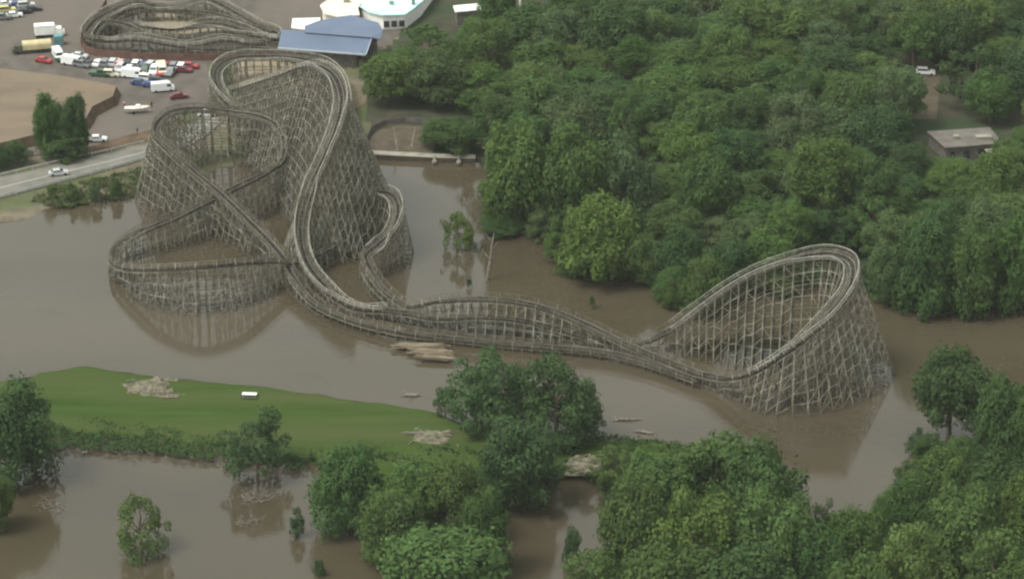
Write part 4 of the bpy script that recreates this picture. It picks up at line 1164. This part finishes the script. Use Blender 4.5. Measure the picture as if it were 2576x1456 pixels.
tree_px(1180, 722, 700, 22, 'young', 'dark green', 'tiny dark shrub in the water near the leaning dead trunk', name='shrub', cat='shrub')

# ------------------------------------------------------------------ rank growth nobody could count
def tufts(name, poly, n, z, size, col, label, seed=1, hmax=1.0):
    r = np.random.default_rng(seed); pl = gp(poly, z); pa = np.array(pl)
    X = r.uniform(pa[:, 0].min(), pa[:, 0].max(), n * 4); Y = r.uniform(pa[:, 1].min(), pa[:, 1].max(), n * 4)
    d = sdf(pl, X, Y) + 0.8 * wob(X, Y, .6, 1); k = np.where(d > 0)[0][:n]; X, Y = X[k], Y[k]; n = len(k)
    clump = np.clip(0.55 + 0.6 * wob(X, Y, .55, 3), 0.25, 1.3) * hmax
    per = 7; m = n * per
    x = np.repeat(X, per) + r.normal(0, .45, m); y = np.repeat(Y, per) + r.normal(0, .45, m); zz = z - 0.25 + np.repeat(clump, per) * r.random(m)
    nn = r.normal(size=(m, 3)); nn[:, 2] = abs(nn[:, 2]) + .7; nn /= np.linalg.norm(nn, axis=1)[:, None]
    t = np.cross(nn, r.normal(size=(m, 3))); t /= np.linalg.norm(t, axis=1)[:, None]; b = np.cross(nn, t)
    s = size * r.uniform(.5, 1.4, m)[:, None]; p = np.stack([x, y, zz], -1)
    v = np.stack([p - t * s, p - b * s * .6, p + t * s, p + b * s * .6], 1).reshape(-1, 3)
    me = bpy.data.meshes.new(name); me.vertices.add(len(v)); me.vertices.foreach_set('co', v.ravel())
    me.loops.add(4 * m); me.loops.foreach_set('vertex_index', np.arange(4 * m, dtype=np.int32))
    me.polygons.add(m); me.polygons.foreach_set('loop_start', np.arange(0, 4 * m, 4, dtype=np.int32)); me.materials.append(M['leaf']); me.update(calc_edges=True)
    o = link(name, me); o.color = (*col, 1); tag(o, label, 'plants', None, 'stuff'); return o
tufts('tall_weeds', [(20, 1040), (160, 1050), (300, 1064), (430, 1080), (560, 1080), (640, 1100), (760, 1120), (780, 1182), (640, 1160), (560, 1152), (450, 1146), (300, 1130), (160, 1120), (60, 1140)], 1700, 0.95, .26, (0.056, 0.100, 0.036), 'rank dark weeds along the lower shore of the grass bank')
tufts('tall_weeds', [(760, 1130), (1000, 1120), (1200, 1130), (1400, 1120), (1480, 1095), (1650, 1105), (1820, 1130), (1990, 1210), (1960, 1330), (1560, 1330), (1500, 1215), (1440, 1180), (1200, 1270), (980, 1250), (850, 1210)], 3500, 1.1, .36, (0.056, 0.090, 0.034), 'green weeds on the bank between the foreground trees')
tufts('shore_growth', [(1210, 545), (1330, 560), (1410, 600), (1420, 680), (1600, 686), (1680, 700), (1720, 760), (1790, 778), (1860, 735), (1960, 718), (2120, 722), (2210, 735), (2300, 765), (2420, 770), (2600, 752), (2600, 690), (2200, 680), (1800, 660), (1500, 560), (1240, 500)], 4500, LZ + .1, .42, (0.050, 0.080, 0.036), 'low undergrowth along the edge of the wood', 4, 1.6)
tufts('slope_weeds', [(70, 505), (140, 470), (250, 448), (370, 420), (400, 455), (330, 490), (250, 505), (150, 520)], 1000, LZ, .3, (0.075, 0.098, 0.04), 'scrubby weeds on the slope below the road', 6)

def brush(px, py, L, n, label, k):
    r = empty('twig_patch', G(px, py, 0)); tag(r, label, 'branches')
    rr = random.Random(k); mb = MB()
    for i in range(n):
        a = Vector((rr.gauss(0, .3) * L, rr.gauss(0, .3) * L * .8, -.1)); d = Vector((rr.uniform(-1.4, 1.4), rr.uniform(-1.2, 1.2), rr.uniform(.15, .8)))
        mb.tube([a, a + d * .6 + Vector((0, 0, .1)), a + d * 1.1], [.06, .045, .015], 4)
        for q in range(2):
            b = a + d * rr.uniform(.3, .8); e = Vector((rr.uniform(-.8, .8), rr.uniform(-.8, .8), rr.uniform(0, .5))); mb.tube([b, b + e], [.035, .012], 4)
    mb.build('twigs', M['deadwood'], r)
brush(640, 1250, 5.5, 60, 'sparse twigs standing in for the broken reflection of the loose dark bank tree', 4)  # twigs added in place of the tree's reflection broken by ripples
brush(618, 1312, 3.2, 30, 'smaller patch of twigs standing in for the same reflection, under the sparse ones', 6)  # more added twigs for the lower part of that reflection
brush(130, 1270, 4.5, 45, 'sunken branches in the water right of the tree at the left edge', 7)

# ------------------------------------------------------------------ thin damp air
hz = bpy.data.materials.new('damp_air'); hz.use_nodes = True
nt = hz.node_tree; nt.nodes.clear()
out = nt.nodes.new('ShaderNodeOutputMaterial'); pv = nt.nodes.new('ShaderNodeVolumePrincipled')
pv.inputs['Color'].default_value = (0.9, 0.9, 0.88, 1); pv.inputs['Density'].default_value = HAZE
nt.links.new(pv.outputs[0], out.inputs['Volume'])
mb = MB(); mb.box((0, 2700, 132), (14400, 10000, 270)); o = mb.build('haze', hz); o['kind'] = 'stuff'
